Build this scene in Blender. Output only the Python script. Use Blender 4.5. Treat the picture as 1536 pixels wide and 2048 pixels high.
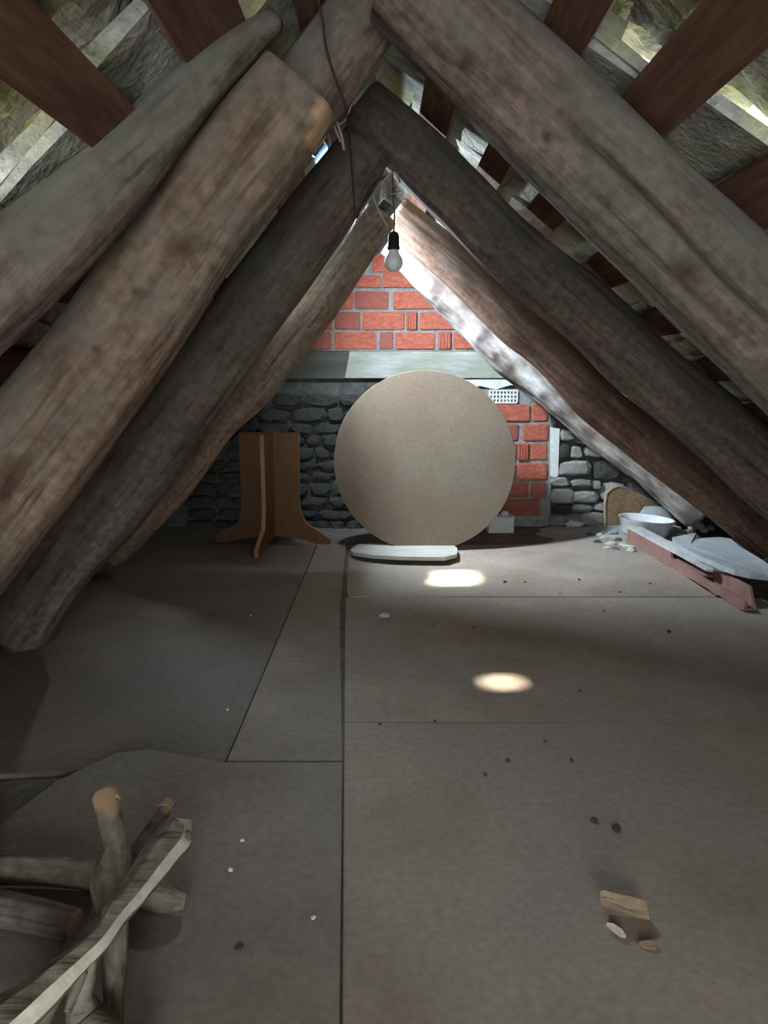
import bpy, bmesh, math, random
from mathutils import Vector, Matrix, noise
random.seed(7)
R = random.Random(11)
SC = bpy.context.scene
COL = SC.collection
for o in list(bpy.data.objects):
    bpy.data.objects.remove(o, do_unlink=True)

# ------------------------------------------------------------------ camera
FPX, PITCH, CAMH = 1500.0, math.radians(10.35), 1.0
cam_d = bpy.data.cameras.new('camera')
cam_d.sensor_fit = 'VERTICAL'; cam_d.sensor_height = 24.0
cam_d.lens = FPX / 2048.0 * 24.0
cam_d.clip_start = 0.02
cam = bpy.data.objects.new('camera', cam_d); COL.objects.link(cam)
cam.location = (0, 0, CAMH); cam.rotation_euler = (math.pi / 2 - PITCH, 0, 0)
SC.camera = cam

# ------------------------------------------------------------------ world, sun, added lamps
w = bpy.data.worlds.new('sky'); SC.world = w; w.use_nodes = True
bg = w.node_tree.nodes['Background']
bg.inputs['Color'].default_value = (0.80, 0.90, 1.0, 1); bg.inputs['Strength'].default_value = 15.0
SUNDIR = Vector((-0.866, -0.16, 1.553)).normalized()
sd = bpy.data.lights.new('sun', 'SUN'); sd.energy = 60.0; sd.angle = math.radians(4.0); sd.color = (1.0, 0.93, 0.80)
sun = bpy.data.objects.new('sun', sd); COL.objects.link(sun)
sun.rotation_euler = SUNDIR.to_track_quat('Z', 'Y').to_euler()
# added fill lamp in front of an unseen doorway behind the camera
ad = bpy.data.lights.new('rear_fill', 'AREA'); ad.shape = 'RECTANGLE'; ad.size = 0.9; ad.size_y = 1.25
ad.energy = 12.0; ad.color = (1.0, 0.875, 0.735)
al = bpy.data.objects.new('rear_fill', ad); COL.objects.link(al)
al.location = (0.0, -1.62, 0.75); al.rotation_euler = (math.radians(90), 0, 0)
# added lamp under the left slope, standing for daylight from an unseen gap
LS, RS, ZR = math.radians(50), math.radians(40), 2.07
def roofpt(side, s, Y, h=0.0):
    a = LS if side < 0 else RS
    return Vector((side * (s * math.cos(a) + h * math.sin(a)), Y, ZR - s * math.sin(a) + h * math.cos(a)))
WY0, WY1, WS0, WS1 = 3.825, 3.905, 0.31, 0.58
kd = bpy.data.lights.new('roof_fill', 'AREA'); kd.shape = 'RECTANGLE'; kd.size = (WS1 - WS0) - 0.03; kd.size_y = (WY1 - WY0) - 0.01
kd.energy = 115.0; kd.color = (0.70, 0.85, 1.0)
kl = bpy.data.objects.new('roof_fill', kd); COL.objects.link(kl)
kl.location = roofpt(-1, (WS0 + WS1) / 2, (WY0 + WY1) / 2, 0.02)
kl.rotation_euler = Vector((-math.sin(LS), 0, math.cos(LS))).to_track_quat('Z', 'Y').to_euler()
SC.view_settings.view_transform = 'Standard'; SC.view_settings.look = 'None'
SC.view_settings.exposure = 0.0; SC.view_settings.gamma = 1.0; SC.view_settings.use_curve_mapping = False
SC.cycles.use_denoising = True
SC.cycles.max_bounces = 8; SC.cycles.diffuse_bounces = 5

# ------------------------------------------------------------------ unprojection helpers
_c, _s = math.cos(PITCH), math.sin(PITCH)
def ray(x, y):
    a = (x - 768) / FPX; b = (1024 - y) / FPX
    return Vector((a, _c + b * _s, -_s + b * _c))
def atY(x, y, Y):
    d = ray(x, y); t = Y / d.y
    return Vector((d.x * t, Y, CAMH + d.z * t))
def atZ(x, y, Z=0.0):
    d = ray(x, y); t = (Z - CAMH) / d.z
    return Vector((d.x * t, d.y * t, Z))
def depth(p):
    return p.y * _c - (p.z - CAMH) * _s
def proj(p):
    dz = p.z - CAMH; dep = p.y * _c - dz * _s
    return (768 + FPX * p.x / dep, 1024 - FPX * (p.y * _s + dz * _c) / dep)

# ------------------------------------------------------------------ materials
def mat(name, cols, scale=6.0, stretch=(1, 1, 1), rough=0.85, bump=0.3, detail=6.0, blotch=None, blotch_scale=2.0,
        fine=40.0, metallic=0.0, spec=0.2, attr=None, attr_col=(0.03, 0.02, 0.015), bdist=0.01, streak=False, dust=None):
    m = bpy.data.materials.new(name); m.use_nodes = True
    nt = m.node_tree; N = nt.nodes; L = nt.links
    b = N['Principled BSDF']
    b.inputs['Roughness'].default_value = rough; b.inputs['Metallic'].default_value = metallic
    b.inputs['Specular IOR Level'].default_value = spec
    tc = N.new('ShaderNodeTexCoord'); mp = N.new('ShaderNodeMapping')
    mp.inputs['Scale'].default_value = stretch
    oi = N.new('ShaderNodeObjectInfo'); ad_ = N.new('ShaderNodeVectorMath'); ad_.operation = 'MULTIPLY_ADD'
    ad_.inputs[1].default_value = (13.0, 7.0, 5.0)
    L.new(oi.outputs['Random'], ad_.inputs[0]); L.new(tc.outputs['Object'], ad_.inputs[2])
    L.new(ad_.outputs[0], mp.inputs['Vector'])
    n1 = N.new('ShaderNodeTexNoise'); n1.inputs['Scale'].default_value = scale; n1.inputs['Detail'].default_value = detail
    n1.inputs['Roughness'].default_value = 0.62
    L.new(mp.outputs[0], n1.inputs['Vector'])
    cr = N.new('ShaderNodeValToRGB'); e = cr.color_ramp.elements
    lo, hi = 0.30, 0.70
    for i, c in enumerate(cols):
        p = lo + (hi - lo) * i / max(1, len(cols) - 1)
        if i < 2: el = e[i]; el.position = p
        else: el = e.new(p)
        el.color = (*c, 1)
    L.new(n1.outputs['Fac'], cr.inputs['Fac'])
    out = cr.outputs['Color']
    if blotch:
        n2 = N.new('ShaderNodeTexNoise'); n2.inputs['Scale'].default_value = blotch_scale; n2.inputs['Detail'].default_value = 4
        L.new(ad_.outputs[0], n2.inputs['Vector'])
        r2 = N.new('ShaderNodeMapRange'); r2.inputs['From Min'].default_value = 0.45; r2.inputs['From Max'].default_value = 0.65
        L.new(n2.outputs['Fac'], r2.inputs['Value'])
        mx = N.new('ShaderNodeMix'); mx.data_type = 'RGBA'
        L.new(r2.outputs[0], mx.inputs['Factor']); L.new(out, mx.inputs[6]); mx.inputs[7].default_value = (*blotch, 1)
        out = mx.outputs[2]
    n3 = N.new('ShaderNodeTexNoise'); n3.inputs['Scale'].default_value = fine; n3.inputs['Detail'].default_value = 4
    L.new(mp.outputs[0], n3.inputs['Vector'])
    mr = N.new('ShaderNodeMapRange'); mr.inputs['To Min'].default_value = 0.72; mr.inputs['To Max'].default_value = 1.28
    L.new(n3.outputs['Fac'], mr.inputs['Value'])
    m3 = N.new('ShaderNodeMix'); m3.data_type = 'RGBA'; m3.blend_type = 'MULTIPLY'; m3.inputs['Factor'].default_value = 1.0
    L.new(out, m3.inputs[6]); L.new(mr.outputs[0], m3.inputs[7]); out = m3.outputs[2]
    if streak:
        ms = N.new('ShaderNodeMapping'); ms.inputs['Scale'].default_value = (1.1, 24, 24); L.new(ad_.outputs[0], ms.inputs['Vector'])
        ns = N.new('ShaderNodeTexNoise'); ns.inputs['Scale'].default_value = 1.7; ns.inputs['Detail'].default_value = 5; ns.inputs['Roughness'].default_value = 0.7
        L.new(ms.outputs[0], ns.inputs['Vector'])
        rs = N.new('ShaderNodeMapRange'); rs.inputs['From Min'].default_value = 0.33; rs.inputs['From Max'].default_value = 0.47; rs.inputs['To Min'].default_value = 0.42
        L.new(ns.outputs['Fac'], rs.inputs['Value'])
        n5 = N.new('ShaderNodeTexNoise'); n5.inputs['Scale'].default_value = 38; n5.inputs['Detail'].default_value = 3; L.new(ad_.outputs[0], n5.inputs['Vector'])
        r5 = N.new('ShaderNodeMapRange'); r5.inputs['From Min'].default_value = 0.3; r5.inputs['From Max'].default_value = 0.7; r5.inputs['To Min'].default_value = 0.70; r5.inputs['To Max'].default_value = 1.3
        L.new(n5.outputs['Fac'], r5.inputs['Value'])
        mm = N.new('ShaderNodeMath'); mm.operation = 'MULTIPLY'; L.new(rs.outputs[0], mm.inputs[0]); L.new(r5.outputs[0], mm.inputs[1])
        m5 = N.new('ShaderNodeMix'); m5.data_type = 'RGBA'; m5.blend_type = 'MULTIPLY'; m5.inputs['Factor'].default_value = 1.0
        L.new(out, m5.inputs[6]); L.new(mm.outputs[0], m5.inputs[7]); out = m5.outputs[2]
    if dust:      # dust that has settled on the upper faces
        gn = N.new('ShaderNodeNewGeometry'); sp_ = N.new('ShaderNodeSeparateXYZ'); L.new(gn.outputs['Normal'], sp_.inputs[0])
        n6 = N.new('ShaderNodeTexNoise'); n6.inputs['Scale'].default_value = 9; n6.inputs['Detail'].default_value = 5; L.new(ad_.outputs[0], n6.inputs['Vector'])
        a6 = N.new('ShaderNodeMath'); a6.operation = 'MULTIPLY_ADD'; a6.inputs[1].default_value = 1.6; L.new(n6.outputs['Fac'], a6.inputs[0]); L.new(sp_.outputs['Z'], a6.inputs[2])
        r6 = N.new('ShaderNodeMapRange'); r6.inputs['From Min'].default_value = 0.55; r6.inputs['From Max'].default_value = 1.45; r6.inputs['To Max'].default_value = 0.8
        L.new(a6.outputs[0], r6.inputs['Value'])
        m6 = N.new('ShaderNodeMix'); m6.data_type = 'RGBA'; L.new(r6.outputs[0], m6.inputs['Factor']); L.new(out, m6.inputs[6]); m6.inputs[7].default_value = (*dust, 1)
        out = m6.outputs[2]
    if attr:
        at2 = N.new('ShaderNodeAttribute'); at2.attribute_name = 'raw'
        m7 = N.new('ShaderNodeMix'); m7.data_type = 'RGBA'
        L.new(at2.outputs['Fac'], m7.inputs['Factor']); L.new(out, m7.inputs[6]); m7.inputs[7].default_value = (0.52, 0.35, 0.20, 1); out = m7.outputs[2]
        at = N.new('ShaderNodeAttribute'); at.attribute_name = attr
        m4 = N.new('ShaderNodeMix'); m4.data_type = 'RGBA'
        L.new(at.outputs['Fac'], m4.inputs['Factor']); L.new(out, m4.inputs[6]); m4.inputs[7].default_value = (*attr_col, 1)
        out = m4.outputs[2]
    L.new(out, b.inputs['Base Color'])
    if bump:
        av = N.new('ShaderNodeMath'); av.operation = 'MULTIPLY_ADD'; av.inputs[1].default_value = 0.4
        L.new(n3.outputs['Fac'], av.inputs[0]); L.new(n1.outputs['Fac'], av.inputs[2])
        bp = N.new('ShaderNodeBump'); bp.inputs['Strength'].default_value = bump; bp.inputs['Distance'].default_value = bdist
        L.new(av.outputs[0], bp.inputs['Height']); L.new(bp.outputs['Normal'], b.inputs['Normal'])
    return m

M = {}
LOGST = (0.9, 7, 7)
M['log_warm'] = mat('weathered_log_warm', [(0.10, 0.062, 0.042), (0.23, 0.15, 0.10), (0.32, 0.235, 0.165)], 3.2, LOGST, 0.9, 0.6, blotch=(0.19, 0.155, 0.115), blotch_scale=2.6, fine=14, streak=True, dust=(0.21,0.20,0.165), attr='knot', attr_col=(0.07, 0.04, 0.026))
M['log_grey'] = mat('weathered_log_grey', [(0.09, 0.06, 0.048), (0.20, 0.145, 0.115), (0.29, 0.23, 0.18)], 3.2, LOGST, 0.9, 0.6, blotch=(0.18, 0.16, 0.12), blotch_scale=2.3, fine=14, streak=True, dust=(0.20,0.195,0.16), attr='knot', attr_col=(0.06, 0.035, 0.025))
M['log_dark'] = mat('dusty_dark_log', [(0.07, 0.05, 0.04), (0.15, 0.108, 0.085), (0.22, 0.175, 0.14)], 3.2, LOGST, 0.9, 0.6, blotch=(0.11, 0.095, 0.072), blotch_scale=2.4, fine=14, streak=True, dust=(0.14,0.135,0.11), attr='knot', attr_col=(0.05, 0.03, 0.02))
M['log_red'] = mat('red_brown_log', [(0.045, 0.026, 0.018), (0.10, 0.056, 0.037), (0.16, 0.098, 0.064)], 3.2, LOGST, 0.85, 0.5, fine=14, blotch=(0.15, 0.09, 0.06), streak=True, dust=(0.10,0.08,0.062), attr='knot')
M['log_bark'] = mat('patchy_barked_log', [(0.08, 0.06, 0.05), (0.42, 0.37, 0.33), (0.72, 0.68, 0.63)], 5.0, (0.8, 2.4, 2.4), 0.9, 0.8, blotch=(0.16, 0.12, 0.10), blotch_scale=5.0, fine=22, attr='knot', attr_col=(0.06, 0.045, 0.04))
M['end_wood'] = mat('sawn_end_grain', [(0.42, 0.25, 0.12), (0.58, 0.38, 0.20)], 14, (1, 1, 1), 0.8, 0.2)
M['batten'] = mat('red_brown_batten', [(0.085, 0.040, 0.026), (0.15, 0.075, 0.048), (0.21, 0.12, 0.08)], 4.0, (9, 0.8, 9), 0.85, 0.35, fine=14)
M['slate'] = mat('mossy_roof_stone', [(0.16, 0.155, 0.14), (0.36, 0.35, 0.30), (0.60, 0.57, 0.45)], 9.0, (1, 1, 1), 0.85, 0.9, blotch=(0.30, 0.29, 0.14), blotch_scale=5.0, fine=60, bdist=0.02)
M['brick'] = mat('red_hollow_brick', [(0.32, 0.075, 0.045), (0.42, 0.115, 0.07), (0.48, 0.18, 0.12)], 7.0, (1, 1, 1), 0.85, 0.3, fine=60)
M['brick_dark'] = mat('dull_red_brick', [(0.26, 0.08, 0.06), (0.36, 0.12, 0.09)], 7.0, (1, 1, 1), 0.9, 0.3, fine=60)
M['mortar'] = mat('grey_mortar', [(0.20, 0.195, 0.18), (0.34, 0.335, 0.31)], 22, (1, 1, 1), 0.95, 0.9, fine=90, bdist=0.015)
M['darkmortar'] = mat('earthy_wall_core', [(0.06, 0.06, 0.055), (0.14, 0.14, 0.125)], 14, (1, 1, 1), 0.95, 0.9, bdist=0.02)
M['concrete'] = mat('board_marked_concrete', [(0.28, 0.28, 0.24), (0.48, 0.48, 0.43)], 4.0, (0.6, 1, 5), 0.95, 0.5, blotch=(0.30, 0.32, 0.24), blotch_scale=4.0, fine=30)
M['concrete_shaded'] = mat('shaded_concrete', [(0.06, 0.062, 0.052), (0.11, 0.112, 0.092)], 4.0, (0.6, 1, 5), 0.95, 0.6, blotch=(0.09, 0.098, 0.062), blotch_scale=4.0, fine=30)  # concrete copy darkened to put the left stretch's shade into the colour
M['stone'] = mat('grey_wall_stone', [(0.24, 0.235, 0.21), (0.50, 0.49, 0.44), (0.70, 0.68, 0.60)], 9.0, (1, 1, 2.5), 0.92, 0.9, fine=50, bdist=0.02)
M['stone_dark'] = mat('dark_wall_stone', [(0.045, 0.046, 0.043), (0.095, 0.095, 0.085), (0.17, 0.165, 0.145)], 9.0, (1, 1, 2.5), 0.92, 0.9, fine=50, bdist=0.02)  # dark stone, lowered further to put the left wall's shade into it
M['plaster'] = mat('white_plaster', [(0.62, 0.62, 0.58), (0.78, 0.78, 0.74)], 12, (1, 1, 1), 0.95, 0.5)
M['earth'] = mat('dusty_earth', [(0.12, 0.105, 0.09), (0.22, 0.20, 0.175)], 8, (1, 1, 1), 0.98, 0.8, bdist=0.02)
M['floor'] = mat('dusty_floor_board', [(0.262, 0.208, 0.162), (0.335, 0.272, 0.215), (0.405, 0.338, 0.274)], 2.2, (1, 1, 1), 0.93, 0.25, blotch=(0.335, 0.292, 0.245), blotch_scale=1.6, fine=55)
M['floor_mid'] = mat('shaded_floor_board', [(0.20, 0.163, 0.13), (0.26, 0.215, 0.172), (0.32, 0.268, 0.218)], 2.2, (1, 1, 1), 0.93, 0.25, blotch=(0.25, 0.22, 0.185), blotch_scale=1.6, fine=55)  # floor colour darkened to stand in for shade left of the seam
M['floor_dark'] = mat('shaded_dark_board', [(0.14, 0.115, 0.092), (0.19, 0.158, 0.128), (0.235, 0.20, 0.165)], 2.4, (1, 1, 1), 0.93, 0.25, blotch=(0.18, 0.155, 0.13), blotch_scale=1.8, fine=55)  # darker left board, with the shade there put into its colour
M['disc'] = mat('faded_tabletop', [(0.125, 0.088, 0.060), (0.168, 0.122, 0.085)], 2.0, (1, 1, 1), 0.75, 0.05, blotch=(0.15, 0.122, 0.085), blotch_scale=2.2, fine=70)
M['disc_edge'] = mat('tabletop_edge', [(0.25, 0.19, 0.12), (0.32, 0.24, 0.16)], 8, (1, 1, 1), 0.7, 0.05)
M['veneer'] = mat('orange_brown_veneer', [(0.10, 0.048, 0.022), (0.14, 0.070, 0.031)], 5, (6, 6, 0.7), 0.6, 0.1, fine=30)
M['veneer_edge'] = mat('pale_board_edge', [(0.28, 0.17, 0.075), (0.36, 0.23, 0.11)], 8, (1, 1, 1), 0.6, 0.1)
M['enamel'] = mat('white_enamel', [(0.90, 0.90, 0.88), (0.95, 0.95, 0.93)], 6, (1, 1, 1), 0.35, 0.0, fine=20, spec=0.5)
M['enamel_rim'] = mat('dark_enamel_rim', [(0.10, 0.10, 0.10), (0.18, 0.17, 0.16)], 12, (1, 1, 1), 0.5, 0.0)
M['bowl_brown'] = mat('brown_layer', [(0.22, 0.20, 0.14), (0.34, 0.31, 0.23)], 20, (1, 1, 1), 0.98, 0.5)
M['clay'] = mat('hollow_clay_plank', [(0.24, 0.13, 0.105), (0.36, 0.21, 0.175)], 8, (1, 1, 1), 0.92, 0.5, fine=50)
M['clay_dust'] = mat('dusty_clay', [(0.30, 0.27, 0.24), (0.70, 0.69, 0.66)], 3.0, (1, 1, 1), 0.95, 0.5, fine=40)
M['cement'] = mat('dusty_cement_sheet', [(0.34, 0.36, 0.36), (0.50, 0.52, 0.53)], 6, (1, 1, 1), 0.95, 0.6, fine=40, blotch=(0.36, 0.37, 0.37), blotch_scale=5)
M['board'] = mat('brown_fibre_board', [(0.20, 0.13, 0.07), (0.27, 0.18, 0.10)], 10, (1, 1, 1), 0.9, 0.2)
M['board_edge'] = mat('lit_fibre_edge', [(0.42, 0.33, 0.24), (0.52, 0.42, 0.32)], 10, (1, 1, 1), 0.9, 0.2)  # pale colour stands in for the light along the board's edge
M['slab'] = mat('bleached_slab', [(0.40, 0.38, 0.33), (0.56, 0.54, 0.48)], 6, (0.7, 3, 3), 0.95, 0.6, fine=30)
M['white'] = mat('white_plastic', [(0.66, 0.66, 0.63), (0.76, 0.76, 0.73)], 8, (1, 1, 1), 0.6, 0.05)
M['bulb'] = mat('frosted_bulb_glass', [(0.82, 0.82, 0.80), (0.86, 0.86, 0.84)], 3, (1, 1, 1), 0.35, 0.0, fine=4, spec=0.5)
M['black'] = mat('black_plastic', [(0.015, 0.014, 0.013), (0.03, 0.028, 0.026)], 6, (1, 1, 1), 0.6, 0.0)
M['cable'] = mat('dark_cable', [(0.035, 0.028, 0.024), (0.07, 0.055, 0.045)], 10, (1, 1, 1), 0.8, 0.1)
M['web'] = mat('dusty_cobweb', [(0.30, 0.27, 0.24), (0.42, 0.39, 0.35)], 30, (1, 1, 1), 1.0, 0.0)
M['branch'] = mat('grey_branch_wood', [(0.15, 0.125, 0.095), (0.22, 0.19, 0.145), (0.29, 0.255, 0.20)], 3.5, (1.0, 7, 7), 0.9, 0.4, fine=14, streak=True, attr='knot')
M['branch_cut'] = mat('pale_split_wood', [(0.60, 0.54, 0.42), (0.72, 0.66, 0.54)], 4.0, (1, 6, 6), 0.85, 0.2, fine=14)
M['branch_raw'] = mat('raw_broken_wood', [(0.50, 0.33, 0.21), (0.66, 0.48, 0.34)], 10, (1, 1, 1), 0.9, 0.4)
M['branch_dark'] = mat('dark_branch_bark', [(0.10, 0.085, 0.07), (0.19, 0.16, 0.135)], 4, (1, 6, 6), 0.95, 0.4, fine=14, streak=True, attr='knot')
M['chip'] = mat('brown_wood_chip', [(0.24, 0.165, 0.10), (0.40, 0.30, 0.20)], 10, (1, 6, 1), 0.9, 0.3)
M['crumb'] = mat('dark_crumb', [(0.05, 0.045, 0.04), (0.10, 0.09, 0.08)], 10, (1, 1, 1), 0.95, 0.2)
gl = bpy.data.materials.new('opaque_lamp_pane'); gl.use_nodes = True
gb = gl.node_tree.nodes['Principled BSDF']; gb.inputs['Base Color'].default_value = (0.75, 0.83, 0.9, 1); gb.inputs['Roughness'].default_value = 0.5
M['glass'] = gl
gt_ = bpy.data.materials.new('sky_spot_pane'); gt_.use_nodes = True; gt_.node_tree.nodes.clear()
g1 = gt_.node_tree.nodes.new('ShaderNodeBsdfTranslucent'); g1.inputs['Color'].default_value = (0.35, 0.5, 0.75, 1)
g2 = gt_.node_tree.nodes.new('ShaderNodeOutputMaterial'); gt_.node_tree.links.new(g1.outputs[0], g2.inputs['Surface'])
M['spot_pane'] = gt_

# ------------------------------------------------------------------ object helpers
def obj(name, me, m=None, parent=None, loc=None):
    o = bpy.data.objects.new(name, me); COL.objects.link(o)
    if m is not None and me is not None:
        if isinstance(m, str): m = M[m]
        if not me.materials: me.materials.append(m)
    if parent is not None: o.parent = parent
    if loc is not None: o.location = loc
    return o
def empty(name, loc=(0, 0, 0), rz=0.0):
    o = bpy.data.objects.new(name, None); COL.objects.link(o)
    o.location = loc; o.rotation_euler = (0, 0, rz); o.empty_display_size = 0.05
    return o
def tag(o, label, cat, group=None):
    o['label'] = label; o['category'] = cat
    if group: o['group'] = group
    return o
def struct(o, label=None):
    o['kind'] = 'structure'
    if label: o['label'] = label
    return o
def mesh(verts, faces, name='m', smooth=False):
    me = bpy.data.meshes.new(name); me.from_pydata([tuple(v) for v in verts], [], faces); me.update()
    bm = bmesh.new(); bm.from_mesh(me); bmesh.ops.recalc_face_normals(bm, faces=bm.faces); bm.to_mesh(me); bm.free()
    if smooth:
        for p in me.polygons: p.use_smooth = True
    return me
def prism_z(poly, z0, z1, jit=0.0):
    """poly: list of (x,y) or (x,y,ztop)"""
    n = len(poly)
    v = [(p[0], p[1], z0) for p in poly] + [(p[0], p[1], (p[2] if len(p) > 2 else z1)) for p in poly]
    f = [list(range(n))[::-1], list(range(n, 2 * n))] + [[i, (i + 1) % n, n + (i + 1) % n, n + i] for i in range(n)]
    return mesh(v, f)
def prism_y(poly, y0, y1):
    n = len(poly)
    v = [(p[0], y0, p[1]) for p in poly] + [(p[0], y1, p[1]) for p in poly]
    f = [list(range(n)), list(range(n, 2 * n))[::-1]] + [[i, (i + 1) % n, n + (i + 1) % n, n + i] for i in range(n)]
    return mesh(v, f)
def box(x0, x1, y0, y1, z0, z1, bev=0.0):
    bm = bmesh.new(); bmesh.ops.create_cube(bm, size=1.0)
    for v in bm.verts:
        v.co = Vector(((x0 + x1) / 2 + v.co.x * (x1 - x0), (y0 + y1) / 2 + v.co.y * (y1 - y0), (z0 + z1) / 2 + v.co.z * (z1 - z0)))
    if bev: bmesh.ops.bevel(bm, geom=list(bm.edges), offset=bev, segments=1, affect='EDGES')
    me = bpy.data.meshes.new('box'); bm.to_mesh(me); bm.free(); return me
def local(me, org):
    """shift mesh so that its object can sit at org"""
    me.transform(Matrix.Translation(-Vector(org))); return me
def put(name, me, m, org, parent=None):
    local(me, org); return obj(name, me, m, parent, org)

def catmull(P, n):
    out = []
    Q = [P[0] * 2 - P[1]] + P + [P[-1] * 2 - P[-2]]
    for i in range(len(P) - 1):
        p0, p1, p2, p3 = Q[i], Q[i + 1], Q[i + 2], Q[i + 3]
        for k in range(n):
            t = k / n
            out.append(0.5 * ((2 * p1) + (p2 - p0) * t + (2 * p0 - 5 * p1 + 4 * p2 - p3) * t * t + (3 * p1 - p0 - 3 * p2 + p3) * t ** 3))
    out.append(P[-1].copy()); return out

def log(name, pts, m, ky=0.85, sq=2.5, nz=0.07, seed=0, cracks=(), knots=(), na=56, step=0.022, cap='same', capm='end_wood', wob=0.0, parent=None, basedown=True, endm=None, raws=()):
    """pts: (px, py, halfwidth_px, Y) down the log; real 3-D sweep with its own thickness. Local X runs along the log."""
    P4 = []
    for (x, y, hw, Y) in pts:
        p = atY(x, y, Y); P4.append(Vector((p.x, p.y, p.z, hw * depth(p) / FPX)))
    return log3(name, P4, m, ky, sq, nz, seed, cracks, knots, na, step, wob, parent, endm, raws)
def log3(name, P4, m, ky=0.9, sq=2.3, nz=0.07, seed=0, cracks=(), knots=(), na=40, step=0.022, wob=0.0, parent=None, endm=None, raws=()):
    tot = sum((P4[i + 1].xyz - P4[i].xyz).length for i in range(len(P4) - 1))
    per = max(3, int(tot / step / (len(P4) - 1)))
    C = catmull(P4, per)
    org = P4[-1].xyz.copy()
    ax = (P4[0].xyz - P4[-1].xyz).normalized()
    yy = Vector((0, 1, 0)) if abs(ax.y) < 0.8 else Vector((0, 0, 1))
    zz = ax.cross(yy).normalized(); yy = zz.cross(ax).normalized()
    B = Matrix((ax, yy, zz)).transposed()
    Bi = B.inverted()
    verts = []; kn = []; rw = []
    acc = 0.0; n = len(C)
    for i, c in enumerate(C):
        p = c.xyz; r = c.w
        if i: acc += (p - C[i - 1].xyz).length
        t = (C[min(i + 1, n - 1)].xyz - C[max(i - 1, 0)].xyz).normalized()
        e1 = (yy - t * yy.dot(t)).normalized(); e2 = t.cross(e1).normalized()
        p = p + e2 * (wob * noise.noise(Vector((acc * 2.1, seed * 3.7, 5.0))))
        for k in range(na):
            a = 2 * math.pi * k / na
            ca, sa = math.cos(a), math.sin(a)
            q = (abs(ca) ** sq + abs(sa) ** sq) ** (-1.0 / sq)
            d = 1 + nz * (noise.noise(Vector((acc * 2.2 + seed * 9.1, ca * 1.3, sa * 1.3))) + 0.55 * noise.noise(Vector((acc * 5.5, ca * 3 + seed, sa * 3))) + 0.35 * noise.noise(Vector((acc * 3.0, ca * 9 + seed, sa * 9))))
            ck_ = 0.0
            for (ca0, wv, dp, s0, s1) in cracks:
                aa = ca0 + 0.10 * noise.noise(Vector((acc * 3, seed, ca0 * 5)))
                da = (a - aa + math.pi) % (2 * math.pi) - math.pi
                f = max(0.0, min(1.0, (acc - s0) / 0.15)) * max(0.0, min(1.0, (s1 - acc) / 0.15))
                d -= dp * f * math.exp(-(da / wv) ** 2); ck_ = max(ck_, min(0.85, dp * 5) * f * math.exp(-(da / (wv * 0.8)) ** 2))  # crack dirt and the groove's shade put into the colour
            v = p + e1 * (ca * q * d * r * ky) + e2 * (sa * q * d * r)
            kv = ck_
            nrm = e1 * ca + e2 * sa
            if knots and nrm.dot(cam.location - v) > 0:
                px, py = proj(v)
                for (kx, kyy, kr) in knots:
                    dd = math.hypot(px - kx, py - kyy) / kr
                    if dd < 1.5:
                        dd *= 1 + 0.5 * noise.noise(Vector((px * 0.05, py * 0.05, kx))); kv = max(kv, max(0.0, min(0.75, (1.2 - dd) * 0.8)))
                        v = v + nrm * (0.012 * math.exp(-(dd * 1.1) ** 2))
            rv = 0.0
            if raws:
                px, py = proj(v)
                for (kx, kyy, kr) in raws:
                    dd = math.hypot(px - kx, py - kyy) / kr * (1 + 0.4 * noise.noise(Vector((px * 0.06, py * 0.06, 1.0))))
                    rv = max(rv, max(0.0, min(1.0, (1.15 - dd) * 2.5)))
            verts.append(Bi @ (v - org)); kn.append(kv); rw.append(rv)
    faces = []
    for i in range(n - 1):
        for k in range(na):
            faces.append([i * na + k, i * na + (k + 1) % na, (i + 1) * na + (k + 1) % na, (i + 1) * na + k])
    # rough end caps
    nf = len(faces)
    for ring, tt in ((0, -1), (n - 1, 1)):
        base = ring * na
        c0 = sum((verts[base + k] for k in range(na)), Vector()) / na
        ci = len(verts); verts.append(c0); kn.append(0.0); rw.append(0.0)
        for k in range(na): faces.append([base + k, base + (k + 1) % na, ci])
    me = mesh(verts, faces, name, True)
    at = me.attributes.new('knot', 'FLOAT', 'POINT')  # holds the knots and the painted crack shade
    at.data.foreach_set('value', kn)
    at = me.attributes.new('raw', 'FLOAT', 'POINT'); at.data.foreach_set('value', rw)
    me.materials.append(M[m])
    me.materials.append(M[endm or 'end_wood'])
    for p in me.polygons:
        if p.index >= nf and p.vertices[0] != None and len(p.vertices) == 3:
            p.use_smooth = False; p.material_index = 1
    o = obj(name, me, None, parent)
    o.matrix_world = Matrix.Translation(org) @ B.to_4x4()
    return o

# =================================================================== STRUCTURE
YB, YW = -1.75, 5.04          # front gable (behind the camera) and far gable
# ---------------- floor
fl = struct(empty('floor'), 'dusty attic floor of large thin boards')
bed = obj('earth_bed', box(-2.3, 2.9, YB - 0.2, YW + 0.4, -0.12, -0.022), 'earth', fl)
def panel(pts, z0, z1, m):
    """pts world xy"""
    me = prism_z(pts, z0, z1)
    bm = bmesh.new(); bm.from_mesh(me)
    bmesh.ops.bevel(bm, geom=[e for e in bm.edges if abs(e.verts[0].co.z - e.verts[1].co.z) < 1e-5 and e.verts[0].co.z > z1 - 1e-4], offset=0.0025, segments=1, affect='EDGES')
    bm.to_mesh(me); bm.free()
    return obj('floor_panel', me, m, fl)
def wav(a, b, n, amp, seed):
    out = []
    a = Vector(a); b = Vector(b); d = (b - a); nn = Vector((-d.y, d.x)).normalized()
    for i in range(n + 1):
        t = i / n
        out.append(tuple(a + d * t + nn * amp * noise.noise(Vector((t * n * 0.6, seed, 0)))))
    return out
def sx(Y): return -0.067 + (Y - 1.012) * (-0.147 / 2.995)
G = 0.002
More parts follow.
